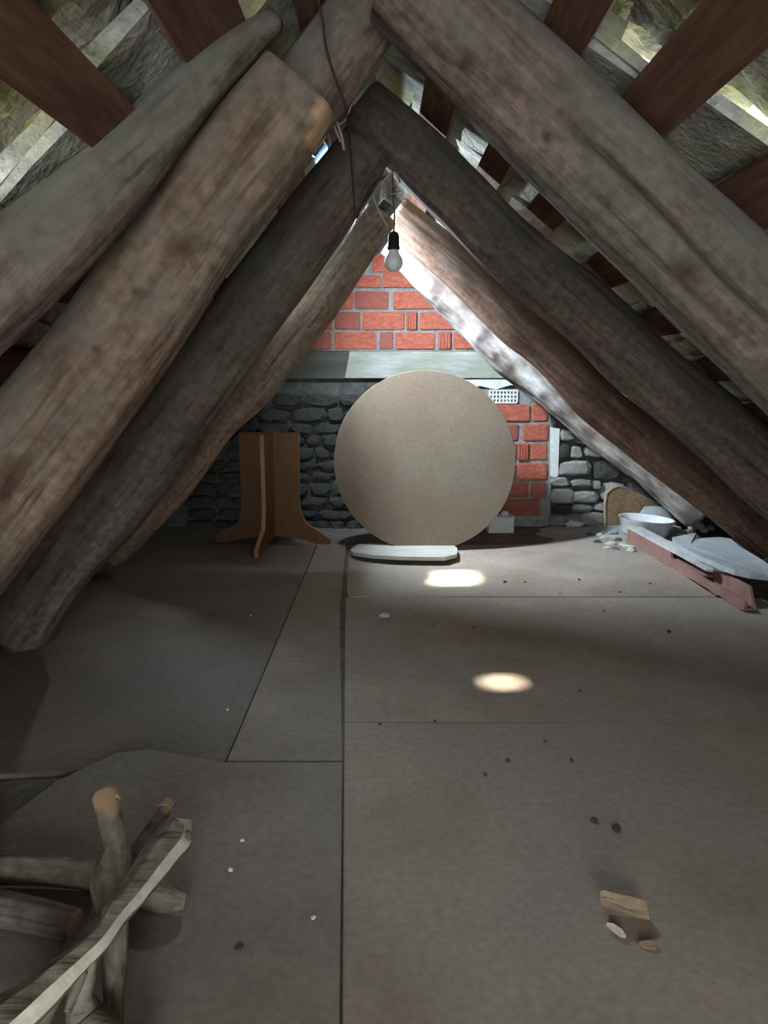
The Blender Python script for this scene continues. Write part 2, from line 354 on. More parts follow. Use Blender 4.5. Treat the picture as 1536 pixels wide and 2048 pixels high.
panel([(sx(-0.4) + G, -0.4), (1.72, -0.4), (1.72, 0.83 - G), (sx(0.83) + G, 0.83 - G)], -0.022, 0, 'floor')
panel([(sx(0.83) + G, 0.83), (1.72, 0.83), (1.72, 2.05 - G), (sx(2.05) + G, 2.05 - G)], -0.022, 0, 'floor')
panel([(sx(2.05) + G, 2.05), (1.72, 2.05), (1.72, 3.3015), (sx(3.3) + G, 3.3015)], -0.022, 0, 'floor')
bk = wav((1.42, 4.62), (0.95, 4.40), 6, 0.03, 3.1) + wav((0.80, 4.36), (-0.19, 4.33), 6, 0.02, 8.3)
panel([(-0.165, 3.303), (1.52, 3.303), (1.50, 4.60)] + bk + wav((-0.20, 4.20), (-0.175, 3.4), 6, 0.012, 1.7), -0.022, 0.006, 'floor')
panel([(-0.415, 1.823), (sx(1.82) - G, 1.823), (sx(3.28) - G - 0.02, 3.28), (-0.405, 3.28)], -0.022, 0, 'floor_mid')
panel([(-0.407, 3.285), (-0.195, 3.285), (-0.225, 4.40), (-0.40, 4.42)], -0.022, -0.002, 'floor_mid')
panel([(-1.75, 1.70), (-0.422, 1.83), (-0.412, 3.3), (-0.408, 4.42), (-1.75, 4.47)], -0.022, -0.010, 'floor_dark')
fp = [atZ(442, 1524), atZ(300, 1500), atZ(230, 1508), atZ(110, 1566), atZ(0, 1650)]
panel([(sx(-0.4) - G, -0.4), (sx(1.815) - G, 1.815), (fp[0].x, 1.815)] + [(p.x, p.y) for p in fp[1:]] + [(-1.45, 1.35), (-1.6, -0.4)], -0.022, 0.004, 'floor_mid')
panel([(-1.9, -1.7), (1.9, -1.7), (1.9, -0.41), (-1.9, -0.41)], -0.022, 0, 'floor')

# ---------------- far gable wall
def gable_poly(extra=0.0):
    zr = ZR + 0.03 + extra
    return [(-zr / math.tan(LS) - 0.12, -0.12), (zr / math.tan(RS) + 0.15, -0.12), (0, zr)]
wb = struct(obj('wall_back', prism_y(gable_poly(), YW, YW + 0.30), 'darkmortar'), 'gable wall of red hollow brick, concrete and rough stone')
MORT = []
def wpx(x, y, Y=YW): return atY(x, y, Y)
def unit_block(seed, ribs=0, bev=0.06):
    bm = bmesh.new(); bmesh.ops.create_cube(bm, size=1.0)
    rr = random.Random(seed)
    bmesh.ops.bevel(bm, geom=list(bm.edges), offset=bev, segments=1, affect='EDGES')
    for v in bm.verts:
        v.co += Vector((rr.uniform(-1, 1) * 0.012, rr.uniform(-1, 1) * 0.03, rr.uniform(-1, 1) * 0.025))
    if ribs:
        for k in range(ribs):
            x = -0.5 + (k + 0.5) / ribs
            r = bmesh.ops.create_cube(bm, size=1.0)
            for v in r['verts']:
                v.co = Vector((x + v.co.x * 0.5 / ribs, -0.53 + v.co.y * 0.14, v.co.z * 0.9))
    me = bpy.data.meshes.new('brick'); bm.to_mesh(me); bm.free(); return me
UB = [unit_block(i) for i in range(5)]
UBd = [unit_block(i + 20) for i in range(3)]
UR = [unit_block(40, 4)]
for me in UB + UR: me.materials.append(M['brick'])
for me in UBd: me.materials.append(M['brick_dark'])
nb = [0]
def brick(x0, y0, x1, y1, kind='b', proud=0.035):
    a = wpx(x0, y0); b = wpx(x1, y1)
    lst = {'b': UB, 'r': UR, 'd': UBd}[kind]
    o = bpy.data.objects.new('brick', lst[nb[0] % len(lst)]); nb[0] += 1
    COL.objects.link(o); o.parent = wb
    pr = proud + R.uniform(-0.004, 0.005)
    o.location = ((a.x + b.x) / 2, YW - pr + 0.03, (a.z + b.z) / 2)
    o.scale = (b.x - a.x, 0.06, a.z - b.z); o.rotation_euler = (0, R.uniform(-0.012, 0.012), 0)
    return o
def wall_patch(name, px, Yf, m, nsub=0):
    pts = [wpx(x, y) for x, y in px]
    return obj(name, prism_y([(p.x, p.z) for p in pts], Yf, YW + 0.01), m, wb)
# mortar field behind the bricks, with its joints left recessed behind the brick faces
wall_patch('mortar_bed', [(600, 702), (640, 640), (700, 560), (790, 480), (900, 560), (990, 650), (1060, 702)], YW - 0.024, 'mortar')
wall_patch('mortar_bed', [(940, 778), (1110, 778), (1097, 1052), (940, 1052)], YW - 0.022, 'mortar')
for b_ in [(705, 552, 762, 577, 'b'), (765, 545, 832, 577, 'b'),
           (640, 584, 706, 619, 'b'), (709, 584, 777, 619, 'd'), (785, 584, 866, 619, 'b'),
           (630, 625, 665, 660, 'r'), (669, 625, 721, 660, 'd'), (724, 625, 807, 660, 'b'), (812, 625, 833, 660, 'r'), (838, 625, 915, 660, 'b'), (919, 625, 960, 660, 'b'),
           (600, 665, 664, 699, 'd'), (668, 665, 752, 699, 'b'), (760, 665, 786, 699, 'd'), (790, 665, 868, 699, 'b'), (876, 665, 901, 699, 'r'), (906, 665, 990, 699, 'b'), (994, 665, 1040, 699, 'b'),
           (745, 512, 800, 546, 'b')]:
    brick(*b_)
for b_ in [(955, 808, 1056, 842, 'b'), (1063, 808, 1092, 842, 'b'),
           (960, 848, 1034, 880, 'd'), (1044, 848, 1092, 880, 'b'),
           (960, 886, 1030, 919, 'b'), (1034, 886, 1054, 919, 'r'), (1058, 886, 1091, 919, 'b'),
           (960, 925, 1028, 957, 'b'), (1033, 925, 1090, 957, 'b'),
           (960, 962, 1056, 994, 'd'), (1060, 962, 1088, 994, 'd'),
           (960, 998, 1000, 1030, 'd'), (1005, 998, 1078, 1030, 'd')]:
    brick(*b_)
# concrete band cast in two lifts, with the board line between them
wall_patch('concrete_band', [(700, 703), (1085, 703), (1085, 756), (690, 756)], YW - 0.045, 'concrete')
wall_patch('concrete_band', [(470, 704), (699, 703), (689, 757), (470, 757)], YW - 0.04, 'concrete_shaded')
wall_patch('concrete_band', [(900, 758), (1090, 758), (1080, 772), (1050, 776), (1020, 770), (990, 779), (960, 772), (920, 778), (900, 770)], YW - 0.03, 'plaster')
# perforated end of a hollow brick
def perforated():
    a = wpx(978, 781); b = wpx(1032, 805); bm = bmesh.new()
    def bx(x0, x1, z0, z1, y0, y1):
        r = bmesh.ops.create_cube(bm, size=1.0)
        for v in r['verts']: v.co = Vector(((x0 + x1) / 2 + v.co.x * (x1 - x0), (y0 + y1) / 2 + v.co.y * (y1 - y0), (z0 + z1) / 2 + v.co.z * (z1 - z0)))
    W, Hh = b.x - a.x, a.z - b.z
    for i in range(9):
        x = a.x + W * i / 8; bx(x - 0.005, x + 0.005, b.z, a.z, YW - 0.035, YW + 0.005)
    for j in range(4):
        z = b.z + Hh * j / 3; bx(a.x, b.x, z - 0.005, z + 0.005, YW - 0.0345, YW + 0.005)
    me = bpy.data.meshes.new('perforated'); bm.to_mesh(me); bm.free()
    o = obj('perforated_brick', me, 'plaster', wb); o['label'] = 'open end of a hollow brick with rows of square holes'
perforated()
# rough stones
def stone_mesh(seed, n=8):
    rr = random.Random(seed); v = []; f = []
    ang = [2 * math.pi * (i + rr.uniform(-0.25, 0.25)) / n for i in range(n)]
    def rad(a):
        c_, s_ = abs(math.cos(a)), abs(math.sin(a)); return 0.5 * (c_ ** 4 + s_ ** 4) ** (-0.25) * rr.uniform(0.86, 1.04)
    rs = [rad(a) for a in ang]
    for (k, yy) in ((1.0, 0.5), (1.0, -0.15), (0.72, -0.45)):
        for a, r_ in zip(ang, rs):
            v.append((math.cos(a) * r_ * k, yy + rr.uniform(-0.08, 0.08), math.sin(a) * r_ * k))
    v.append((rr.uniform(-.1, .1), -0.5 + rr.uniform(-.12, .12), rr.uniform(-.1, .1)))
    for L_ in range(2):
        for i in range(n):
            f.append([L_ * n + i, L_ * n + (i + 1) % n, (L_ + 1) * n + (i + 1) % n, (L_ + 1) * n + i])
    for i in range(n): f.append([2 * n + i, 2 * n + (i + 1) % n, 3 * n])
    f.append(list(range(n)))
    return mesh(v, f)
ST = [stone_mesh(s_) for s_ in range(6)]; STd = [stone_mesh(s_ + 50) for s_ in range(6)]
for me in ST: me.materials.append(M['stone'])
for me in STd: me.materials.append(M['stone_dark'])
def stone(x0, y0, x1, y1, dark=False, th=0.08):
    a = wpx(x0, y0); b = wpx(x1, y1); lst = STd if dark else ST
    o = bpy.data.objects.new('stone', R.choice(lst)); COL.objects.link(o); o.parent = wb
    o.location = ((a.x + b.x) / 2, YW - th * 0.5 + 0.02 + R.uniform(-0.012, 0.012), (a.z + b.z) / 2)
    o.scale = ((b.x - a.x) * 1.06 * R.choice((-1, 1)), th, (a.z - b.z) * 1.06); o.rotation_euler = (0, R.uniform(-0.05, 0.05), 0)
for (x0, y0, x1, y1, d_) in [(1117, 857, 1146, 880, 0), (1146, 858, 1196, 890, 0), (1116, 886, 1136, 916, 1), (1137, 892, 1162, 916, 0), (1164, 892, 1210, 914, 0),
        (1116, 919, 1181, 950, 0), (1183, 918, 1240, 962, 1), (1099, 953, 1136, 971, 0), (1138, 957, 1180, 971, 0), (1183, 960, 1198, 976, 0),
        (1098, 974, 1146, 1004, 0), (1140, 980, 1196, 1004, 0), (1199, 964, 1250, 1002, 0), (1102, 1008, 1142, 1026, 1), (1142, 1007, 1184, 1022, 0), (1186, 1004, 1212, 1020, 0),
        (1097, 1028, 1126, 1050, 0), (1124, 1026, 1162, 1050, 0), (1158, 1022, 1210, 1050, 0), (1212, 1004, 1262, 1050, 1), (1262, 960, 1330, 1000, 1), (1264, 1002, 1340, 1050, 1),
        (1342, 1000, 1420, 1050, 1), (1200, 890, 1260, 916, 1), (1244, 920, 1310, 958, 1), (1200, 840, 1240, 886, 1), (1150, 800, 1215, 852, 1), (1100, 790, 1148, 852, 1)]:
    stone(x0, y0, x1, y1, bool(d_), 0.09)
# white plaster upright at the edge of the brickwork
wall_patch('plaster_strip', [(1099, 854), (1116, 856), (1115, 884), (1113, 950), (1106, 954), (1098, 950)], YW - 0.05, 'plaster')
# dark dry-stone masonry on the left and behind the table top
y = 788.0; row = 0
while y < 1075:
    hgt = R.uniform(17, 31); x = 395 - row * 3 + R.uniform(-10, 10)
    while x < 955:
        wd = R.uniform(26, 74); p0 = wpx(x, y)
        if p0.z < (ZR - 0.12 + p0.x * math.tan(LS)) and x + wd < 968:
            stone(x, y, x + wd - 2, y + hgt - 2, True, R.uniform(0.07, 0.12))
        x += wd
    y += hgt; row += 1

# ---------------- gable behind the camera, with a doorway added for the fill lamp
def front_gable():
    zr = ZR + 0.03
    xl, xr = -zr / math.tan(LS) - 0.12, zr / math.tan(RS) + 0.15
    out = []
    for poly in ([(xl, -0.12), (-0.5, -0.12), (-0.5, zr - 0.5 * math.tan(LS))], [(0.5, -0.12), (xr, -0.12), (0.5, zr - 0.5 * math.tan(RS))],
                 [(-0.5, 1.42), (0.5, 1.42), (0.5, zr - 0.5 * math.tan(RS)), (0, zr), (-0.5, zr - 0.5 * math.tan(LS))], [(-0.5, -0.12), (0.5, -0.12), (0.5, 0.03), (-0.5, 0.03)]):
        out.append(poly)
    bm = bmesh.new()
    for poly in out:
        me = prism_y(poly, YB - 0.3, YB); bm.from_mesh(me)
    me = bpy.data.meshes.new('wall_front'); bm.to_mesh(me); bm.free()
    return struct(obj('wall_front', me, 'mortar'), 'stone gable with an added doorway behind the viewer')
front_gable()

# ---------------- roof: battens and stone slates on both slopes
def gap_at(side, px, py):
    a = LS if side < 0 else RS; d = ray(px, py); tn = math.tan(a)
    t = (ZR - CAMH) / (d.z + tn * side * d.x); X = d.x * t
    return abs(X) / math.cos(a), d.y * t
def slab_mesh(L_, W_, T_, seed, fancy=True):
    rr = random.Random(seed)
    n = 9; pts = []
    edge = [(-.5, -.5), (0, -.5), (.5, -.5), (.5, 0), (.5, .5), (.15, .5), (-.2, .5), (-.5, .5), (-.5, 0)]
    for (a, b) in edge:
        pts.append((a * L_ + rr.uniform(-.022, .022), b * W_ + rr.uniform(-.012, .012)))
    v = [(p[0], p[1], rr.uniform(-.006, .006)) for p in pts] + [(p[0] * .97, p[1] * .97, T_ + rr.uniform(-.006, .006)) for p in pts]
    f = [list(range(n)), list(range(n, 2 * n))] + [[i, (i + 1) % n, n + (i + 1) % n, n + i] for i in range(n)]
    return mesh(v, f)
def build_roof(side, bats, holes, lifts, smax):
    nm = 'roof_left' if side < 0 else 'roof_right'
    root = struct(empty(nm), 'steep stone slated slope on battens, %s side' % ('left' if side < 0 else 'right'))
    a = LS if side < 0 else RS
    u = Vector((side * math.cos(a), 0, -math.sin(a)))      # down the slope
    nrm = Vector((side * math.sin(a), 0, math.cos(a)))      # outward
    yv = Vector((0, 1, 0))
    Bm = Matrix((u, yv, nrm)).transposed()
    if Bm.determinant() < 0: Bm = Matrix((u, -yv, nrm)).transposed()
    for (s0, s1, y0, y1) in bats:
        L_ = y1 - y0; nseg = 14; v = []; f = []
        for i in range(nseg + 1):
            yy = y0 + L_ * i / nseg
            d0 = 0.010 * noise.noise(Vector((yy * 1.3, s0 * 7, side))); d1 = 0.010 * noise.noise(Vector((yy * 1.3, s1 * 7 + 30, side)))
            for (ss, hh) in ((s0 + d0, 0.0), (s1 + d1, 0.0), (s1 + d1, 0.024), (s0 + d0, 0.024)):
                v.append(roofpt(side, ss, yy, hh + 0.003 * noise.noise(Vector((yy * 2, s0, 3)))))
        for i in range(nseg):
            for k in range(4): f.append([i * 4 + k, i * 4 + (k + 1) % 4, (i + 1) * 4 + (k + 1) % 4, (i + 1) * 4 + k])
        f.append([0, 1, 2, 3]); f.append([nseg * 4 + k for k in range(4)])
        put('batten', mesh(v, f), 'batten', roofpt(side, s0, y0), root)
    WIDS = (0.20, 0.25, 0.31, 0.38, 0.45)
    protos = {w_: [slab_mesh(0.50, w_ + 0.012, 0.034, int(w_ * 1000) + s_ + (100 if side < 0 else 200)) for s_ in range(4)] for w_ in WIDS}
    for lst_ in protos.values():
        for me in lst_: me.materials.append(M['slate'])
    back = bmesh.new()
    pitch = 0.235; nrow = int((smax + 0.25) / pitch) + 1
    for r_ in range(nrow):
        s_mid = r_ * pitch + 0.12
        segs = [(YB - 0.35, YW + 0.38)]
        for (hs, hy, gs, gy) in holes:
            if abs(s_mid - hs) < 0.25 + gs / 2:
                ns = []
                for (p, q) in segs:
                    if p < hy < q: ns += [(p, hy - gy / 2), (hy + gy / 2, q)]
                    else: ns.append((p, q))
                segs = ns
        for (p, q) in segs:
            yy = p
            while yy < q - 0.02:
                wd = R.choice(WIDS)
                if q - yy - wd < 0.14: wd = q - yy
                yc = yy + wd / 2
                lift = R.uniform(0.0, 0.008)
                for (ls, ly, am) in lifts:
                    if abs(ls - s_mid) < 0.16 and abs(ly - yc) < wd / 2 + 0.03: lift = am
                tilt = math.atan2(0.036 + lift, 0.42)
                base = roofpt(side, s_mid, yc, 0.026 + 0.036 + 0.010 * r_ % 0.004 + lift * 0.6)
                rot = Bm.to_4x4() @ Matrix.Rotation(-tilt, 4, 'Y') @ Matrix.Rotation(R.uniform(-.03, .03), 4, 'Z')
                wn_ = min(WIDS, key=lambda q_: abs(q_ - wd))
                mw = Matrix.Translation(base) @ rot @ Matrix.Diagonal((1, wd / wn_, R.uniform(0.8, 1.2), 1))
                me = R.choice(protos[wn_])
                if yc < 0.85:
                    t = me.copy(); t.transform(mw); back.from_mesh(t)
                else:
                    o = bpy.data.objects.new('slate', me); COL.objects.link(o); o.parent = root; o.matrix_world = mw
                yy += wd
    me = bpy.data.meshes.new('slate_field'); back.to_mesh(me); back.free()
    o = obj('slate_field', me, 'slate', root); o['kind'] = 'stuff'
    return root
bl = [(0.17, 0.30, -2, 5.3), (0.45, 0.605, -2, 3.80), (0.45, 0.605, 3.93, 5.3), (0.745, 0.85, -2, 2.86), (0.93, 1.02, 3.0, 5.3), (1.06, 1.18, -2, 5.3), (1.34, 1.46, -2, 5.3), (1.62, 1.75, -2, 5.3), (1.92, 2.05, -2, 5.3), (2.22, 2.34, -2, 5.3), (2.5, 2.63, -2, 5.3)]
br = [(0.17, 0.30, -2, 5.3), (0.46, 0.57, -2, 5.3), (0.70, 0.835, -2, 5.3), (1.00, 1.15, -2, 5.3), (1.30, 1.43, -2, 5.3), (1.58, 1.70, -2, 5.3), (1.86, 1.99, -2, 5.3), (2.14, 2.27, -2, 5.3), (2.42, 2.55, -2, 5.3), (2.70, 2.83, -2, 5.3), (2.98, 3.1, -2, 5.3)]
lf = [(*gap_at(-1, x, y), a_) for (x, y, a_) in [(80, 270, .06), (250, 130, .055), (525, 45, .06), (140, 570, .04), (20, 690, .05), (640, 290, .05), (430, 20, .03)]]
lr = [(*gap_at(1, x, y), a_) for (x, y, a_) in [(1200, 110, .06), (1300, 60, .05), (1440, 270, .05), (1500, 170, .04), (950, 280, .06), (1020, 350, .06), (900, 240, .05), (1140, 480, .05), (1270, 590, .05), (1350, 690, .05), (1500, 470, .035), (1330, 350, .03), (820, 150, .05), (1090, 10, .05), (1110, 680, .05), (1440, 1020, .05)]]
HOODS = [(-1, *gap_at(-1, x, y), g_) for (x, y, g_) in [(90, 270, .28), (262, 130, .24), (527, 45, .12), (140, 572, .12), (12, 695, .10)]]
HOODS += [(1, *gap_at(1, x, y), g_) for (x, y, g_) in [(1205, 95, .26), (1320, 60, .14), (1470, 250, .20), (960, 285, .16), (1022, 352, .10), (1275, 592, .12), (1352, 695, .12)]]
gl_ = [(*gap_at(-1, 652, 318), 0.01, 0.06)] + [(h_[1], h_[2], 0.0, h_[3]) for h_ in HOODS if h_[0] < 0]
gr_ = [(h_[1], h_[2], 0.0, h_[3]) for h_ in HOODS if h_[0] > 0]
RL = build_roof(-1, bl, [(0.74, 3.46, 0.02, 0.25), (0.675, 2.178, 0.02, 0.07), ((WS0 + WS1) / 2, (WY0 + WY1) / 2, WS1 - WS0, WY1 - WY0 + 0.02)] + gl_, lf, 2.75)
RR = build_roof(1, br, gr_, lr, 3.2)
# raised capping stones over the holes in the slating: daylight creeps in under them and rakes their rough undersides
def hood_mesh(L_, W_, seed, nx=14, ny=14):
    v = []; f = []
    for lay in (0, 1):
        for j in range(ny + 1):
            for i in range(nx + 1):
                x_ = (i / nx - 0.5) * L_; y_ = (j / ny - 0.5) * W_
                q = Vector((x_ * 7 + seed * 5, y_ * 7, seed)); k_ = 1 + 0.10 * noise.noise(Vector((math.atan2(y_, x_) * 1.5, seed, 0)))
                if lay == 0: z_ = 0.030 * noise.noise(q) + 0.016 * noise.noise(q * 3.1) + 0.008 * noise.noise(q * 8)
                else: z_ = 0.055 + 0.01 * noise.noise(q)
                v.append((x_ * k_, y_ * k_, z_))
    st_ = (nx + 1) * (ny + 1)
    for lay in (0, 1):
        for j in range(ny):
            for i in range(nx):
                a_ = lay * st_ + j * (nx + 1) + i; f.append([a_, a_ + 1, a_ + nx + 2, a_ + nx + 1])
    rim = [i for i in range(nx + 1)] + [j * (nx + 1) + nx for j in range(1, ny + 1)] + [ny * (nx + 1) + i for i in range(nx - 1, -1, -1)] + [j * (nx + 1) for j in range(ny - 1, 0, -1)]
    for k_ in range(len(rim)):
        a_, b_ = rim[k_], rim[(k_ + 1) % len(rim)]; f.append([a_, b_, st_ + b_, st_ + a_])
    return mesh(v, f)
for k_, (side, s_c, y_c, gw) in enumerate(HOODS):
    a = LS if side < 0 else RS
    u = Vector((side * math.cos(a), 0, -math.sin(a))); nv = Vector((side * math.sin(a), 0, math.cos(a)))
    Bm = Matrix((u, Vector((0, 1, 0)), nv)).transposed()
    if Bm.determinant() < 0: Bm = Matrix((u, Vector((0, -1, 0)), nv)).transposed()
    me = hood_mesh(0.66, gw + 0.20, k_ + 3); me.materials.append(M['slate'])
    o = bpy.data.objects.new('capping_stone', me); COL.objects.link(o); o.parent = RL if side < 0 else RR
    o.matrix_world = Matrix.Translation(roofpt(side, s_c + 0.02, y_c, 0.15)) @ Bm.to_4x4() @ Matrix.Rotation(-0.16, 4, 'Y')
# slates added over the edges of two holes to trim their sun patches
for (s0_, s1_, y0_, y1_) in ((0.60, 0.672, 2.09, 2.27), (0.60, 0.66, 3.30, 3.40), (0.86, 0.95, 3.50, 3.62), (0.60, 0.64, 3.40, 3.62)):
    v = [roofpt(-1, s_ + R.uniform(-.012, .012), y_ + R.uniform(-.012, .012), h_) for h_ in (0.026, 0.045) for (s_, y_) in ((s0_, y0_), (s1_, y0_), (s1_, y1_), (s0_, y1_))]
    put('slate', mesh(v, [[0, 1, 2, 3], [4, 5, 6, 7], [0, 1, 5, 4], [1, 2, 6, 5], [2, 3, 7, 6], [3, 0, 4, 7]]), 'slate', roofpt(-1, s0_, y0_), RL)
# ridge stones along the top
rr_ = random.Random(5); yy = YB - 0.3; k = 0
ridge_me = [slab_mesh(0.34, 0.42, 0.05, 300 + i) for i in range(4)]
for me in ridge_me: me.materials.append(M['slate'])
while yy < YW + 0.3:
    wd = rr_.uniform(0.3, 0.5)
    for sd_ in (-1, 1):
        o = bpy.data.objects.new('ridge_slate', ridge_me[k % 4]); COL.objects.link(o); o.parent = RL if sd_ < 0 else RR; k += 1
        a = LS if sd_ < 0 else RS
        u = Vector((sd_ * math.cos(a), 0, -math.sin(a))); nv = Vector((sd_ * math.sin(a), 0, math.cos(a)))
        Bm = Matrix((u, Vector((0, 1, 0)), nv)).transposed()
        if Bm.determinant() < 0: Bm = Matrix((u, Vector((0, -1, 0)), nv)).transposed()
        o.matrix_world = Matrix.Translation(roofpt(sd_, 0.09, yy + wd / 2, 0.125)) @ Bm.to_4x4() @ Matrix.Diagonal((1, (wd + 0.02) / 0.42, 1, 1))
    yy += wd
# added opaque pane and covers around the lamp under the left slope
wn = struct(empty('lamp_pane', roofpt(-1, WS1, WY0)), 'added opaque pane above the lamp under the left slope')
def slopebox(s0, s1, y0, y1, h0, h1):
    v = [roofpt(-1, s, y_, h) for h in (h0, h1) for (s, y_) in ((s0, y0), (s1, y0), (s1, y1), (s0, y1))]
    return mesh(v, [[0, 1, 2, 3], [4, 5, 6, 7], [0, 1, 5, 4], [1, 2, 6, 5], [2, 3, 7, 6], [3, 0, 4, 7]])
put('pane', slopebox(WS0, WS1, WY0, WY1, 0.030, 0.036), 'glass', roofpt(-1, WS1, WY0), wn).location = (0, 0, 0)
for (a0, a1, b0, b1) in ((WS0 - .22, WS0, WY0 - .03, WY1 + .03), (WS1, WS1 + .30, WY0 - .03, WY1 + .03), (WS0, WS1, WY0 - .03, WY0), (WS0, WS1, WY1, WY1 + .03)):
    put('sun_cover', slopebox(a0, a1, b0, b1, 0.026, 0.040), 'slate', roofpt(-1, WS1, WY0), wn).location = (0, 0, 0)  # added strips that keep the sun out around the pane
put('light_baffle', slopebox(WS1 + 0.002, WS1 + 0.02, WY0 - 0.01, WY1 + 0.05, -0.15, 0.024), 'batten', roofpt(-1, WS1, WY0), wn).location = (0, 0, 0)  # added unseen board that blocks lamp light towards the left side
# added translucent pane near the ridge, standing in for a hole of sky
gs_, gy_ = gap_at(-1, 652, 318)
gt = struct(empty('sky_spot', roofpt(-1, gs_, gy_)), 'small added bluish pane in the sky hole between the left rafters')
put('pane', slopebox(gs_ - 0.035, gs_ + 0.035, gy_ - 0.045, gy_ + 0.045, 0.02, 0.026), 'spot_pane', roofpt(-1, gs_, gy_), gt).location = (0, 0, 0)
for (a0, a1) in ((gs_ - 0.33, gs_ - 0.035), (gs_ + 0.035, gs_ + 0.33)):
    put('sun_cover', slopebox(a0, a1, gy_ - 0.06, gy_ + 0.06, 0.024, 0.036), 'slate', roofpt(-1, gs_, gy_), gt).location = (0, 0, 0)

# =================================================================== RAFTERS
PI = math.pi
def rafter(pts, m, label, **k):
    o = log('rafter', pts, m, **k); tag(o, label, 'rafter', 'roof rafters'); return o
# right slope, near to far
rafter([(806, -50, 100, 1.86), (984, 123, 106, 1.86), (1293, 423, 110, 1.86), (1607, 721, 116, 1.86), (2030, 1120, 118, 1.86), (2350, 1425, 118, 1.86)], 'log_grey',
       'thick grey-brown log rafter nearest the viewer, crossing the upper right corner', ky=0.78, sq=2.7, nz=0.05, seed=1,
       cracks=[(PI * 1.05, 0.055, 0.22, 0.40, 3.0), (PI * 1.22, 0.05, 0.10, 0.5, 1.1)], knots=[(935, 118, 26), (1375, 540, 34), (1095, 275, 12), (1215, 405, 14)], na=120)
rafter([(722, 214, 50, 3.0), (836, 315, 58, 3.0), (1062, 538, 60, 3.0), (1269, 716, 62, 3.0), (1574, 977, 64, 3.0), (1790, 1160, 64, 3.0)], 'log_dark',
       'dark dusty log rafter, second from the viewer on the right slope', seed=2, nz=0.07, wob=0.02, cracks=[(PI * 0.8, 0.05, 0.08, 0.3, 1.8)], na=64)
rafter([(790, 428, 36, 4.0), (926, 544, 40, 4.0), (1029, 647, 41, 4.0), (1104, 709, 40, 4.0), (1191, 800, 43, 4.0), (1299, 887, 42, 4.0), (1444, 1003, 42, 4.0), (1540, 1085, 42, 4.0)], 'log_red',
       'reddish brown log rafter just in front of the pale barked one', seed=3, nz=0.09, na=56)
rafter([(782, 480, 34, 4.6), (861, 546, 40, 4.6), (927, 609, 41, 4.6), (1010, 700, 42, 4.6), (1093, 770, 38, 4.6), (1200, 853, 43, 4.6), (1316, 944, 40, 4.6), (1400, 1022, 40, 4.6)], 'log_bark',
       'pale patchy log rafter brightly lit against the brick gable', seed=4, nz=0.17, knots=[(960, 675, 13), (880, 612, 11), (1020, 735, 10), (870, 595, 9), (1085, 790, 12), (990, 712, 8)], na=56)
# left slope, near to far
rafter([(548, 40, 24, 1.76), (400, 165, 47, 1.66), (215, 368, 72, 1.55), (0, 562, 92, 1.43), (-260, 800, 100, 1.32), (-640, 1180, 100, 1.16)], 'log_grey',
       'tapering dark pole at the upper left, slanting under the battens', seed=5, ky=0.9, nz=0.07, na=64, cracks=[(PI * 1.5, 0.05, 0.06, 0.2, 1.0)])
rafter([(772, -40, 74, 2.06), (690, 82, 76, 2.06), (600, 205, 76, 2.06), (380, 500, 74, 2.06), (130, 860, 74, 2.06), (-330, 1480, 74, 2.06)], 'log_grey',
       'log rafter meeting the near right rafter at the ridge, mostly hidden by a sistered beam', seed=6, ky=0.72, nz=0.06, cracks=[(PI * 1.35, 0.05, 0.07, 0.0, 0.6)], na=64, knots=[(735, 60, 12)])
rafter([(600, 170, 84, 1.78), (500, 306, 96, 1.78), (393, 443, 101, 1.78), (263, 643, 103, 1.78), (146, 800, 108, 1.78), (-97, 1108, 118, 1.78), (-380, 1470, 120, 1.78)], 'log_warm',
       'broad warm brown beam with a sawn upper end, nearest on the left', seed=7, ky=0.72, sq=3.6, nz=0.04, knots=[(368, 495, 34), (272, 585, 12), (195, 700, 11), (22, 945, 40)], na=110, raws=[(662, 232, 40), (640, 275, 28)], cracks=[(PI * 0.93, 0.03, 0.05, 0.1, 0.7)])  # raws also put the orange light on the sawn edge into the colour
rafter([(738, 296, 52, 2.75), (616, 461, 66, 2.75), (520, 594, 66, 2.75), (421, 731, 68, 2.75), (333, 846, 70, 2.75), (246, 961, 72, 2.75), (21, 1261, 74, 2.75)], 'log_dark',
       'dark bulky log rafter behind the broad warm beam on the left slope', seed=8, nz=0.08, wob=0.03, na=64)
rafter([(762, 425, 36, 3.72), (690, 528, 40, 3.72), (607, 645, 42, 3.72), (497, 782, 42, 3.72), (437, 840, 40, 3.72), (372, 929, 42, 3.72), (317, 1000, 40, 3.72), (215, 1106, 40, 3.72)], 'log_warm',
       'thin pinkish log rafter farthest back on the left slope, above the table pedestal', seed=9, nz=0.10, na=56, knots=[(600, 680, 8), (520, 805, 9)])

# =================================================================== THINGS
# ---- round table top leaning back
tb = empty('round_table', (0.236, 4.197, 0.006))
tag(tb, 'large round beige table top leaning upright in front of the brick gable', 'table top')
Rd, lean = 0.525, math.radians(13)
def disc_mesh(r0, r1, h0, h1, n=96):
    v = []; f = []
    for (r_, h_) in ((r0, h0), (r1, h1)):
        for i in range(n):
            a = 2 * PI * i / n; v.append((math.cos(a) * r_, h_, math.sin(a) * r_))
    for i in range(n): f.append([i, (i + 1) % n, n + (i + 1) % n, n + i])
    f.append(list(range(n))); f.append(list(range(n, 2 * n)))
    return mesh(v, f)
rot = Matrix.Rotation(-lean, 4, 'X')
def lean_put(name, me, m, off):
    me.transform(rot @ Matrix.Translation(off)); return obj(name, me, m, tb)
lean_put('top_board', disc_mesh(Rd - 0.003, Rd - 0.003, 0.0, 0.022), 'disc', Vector((0, 0, Rd)))
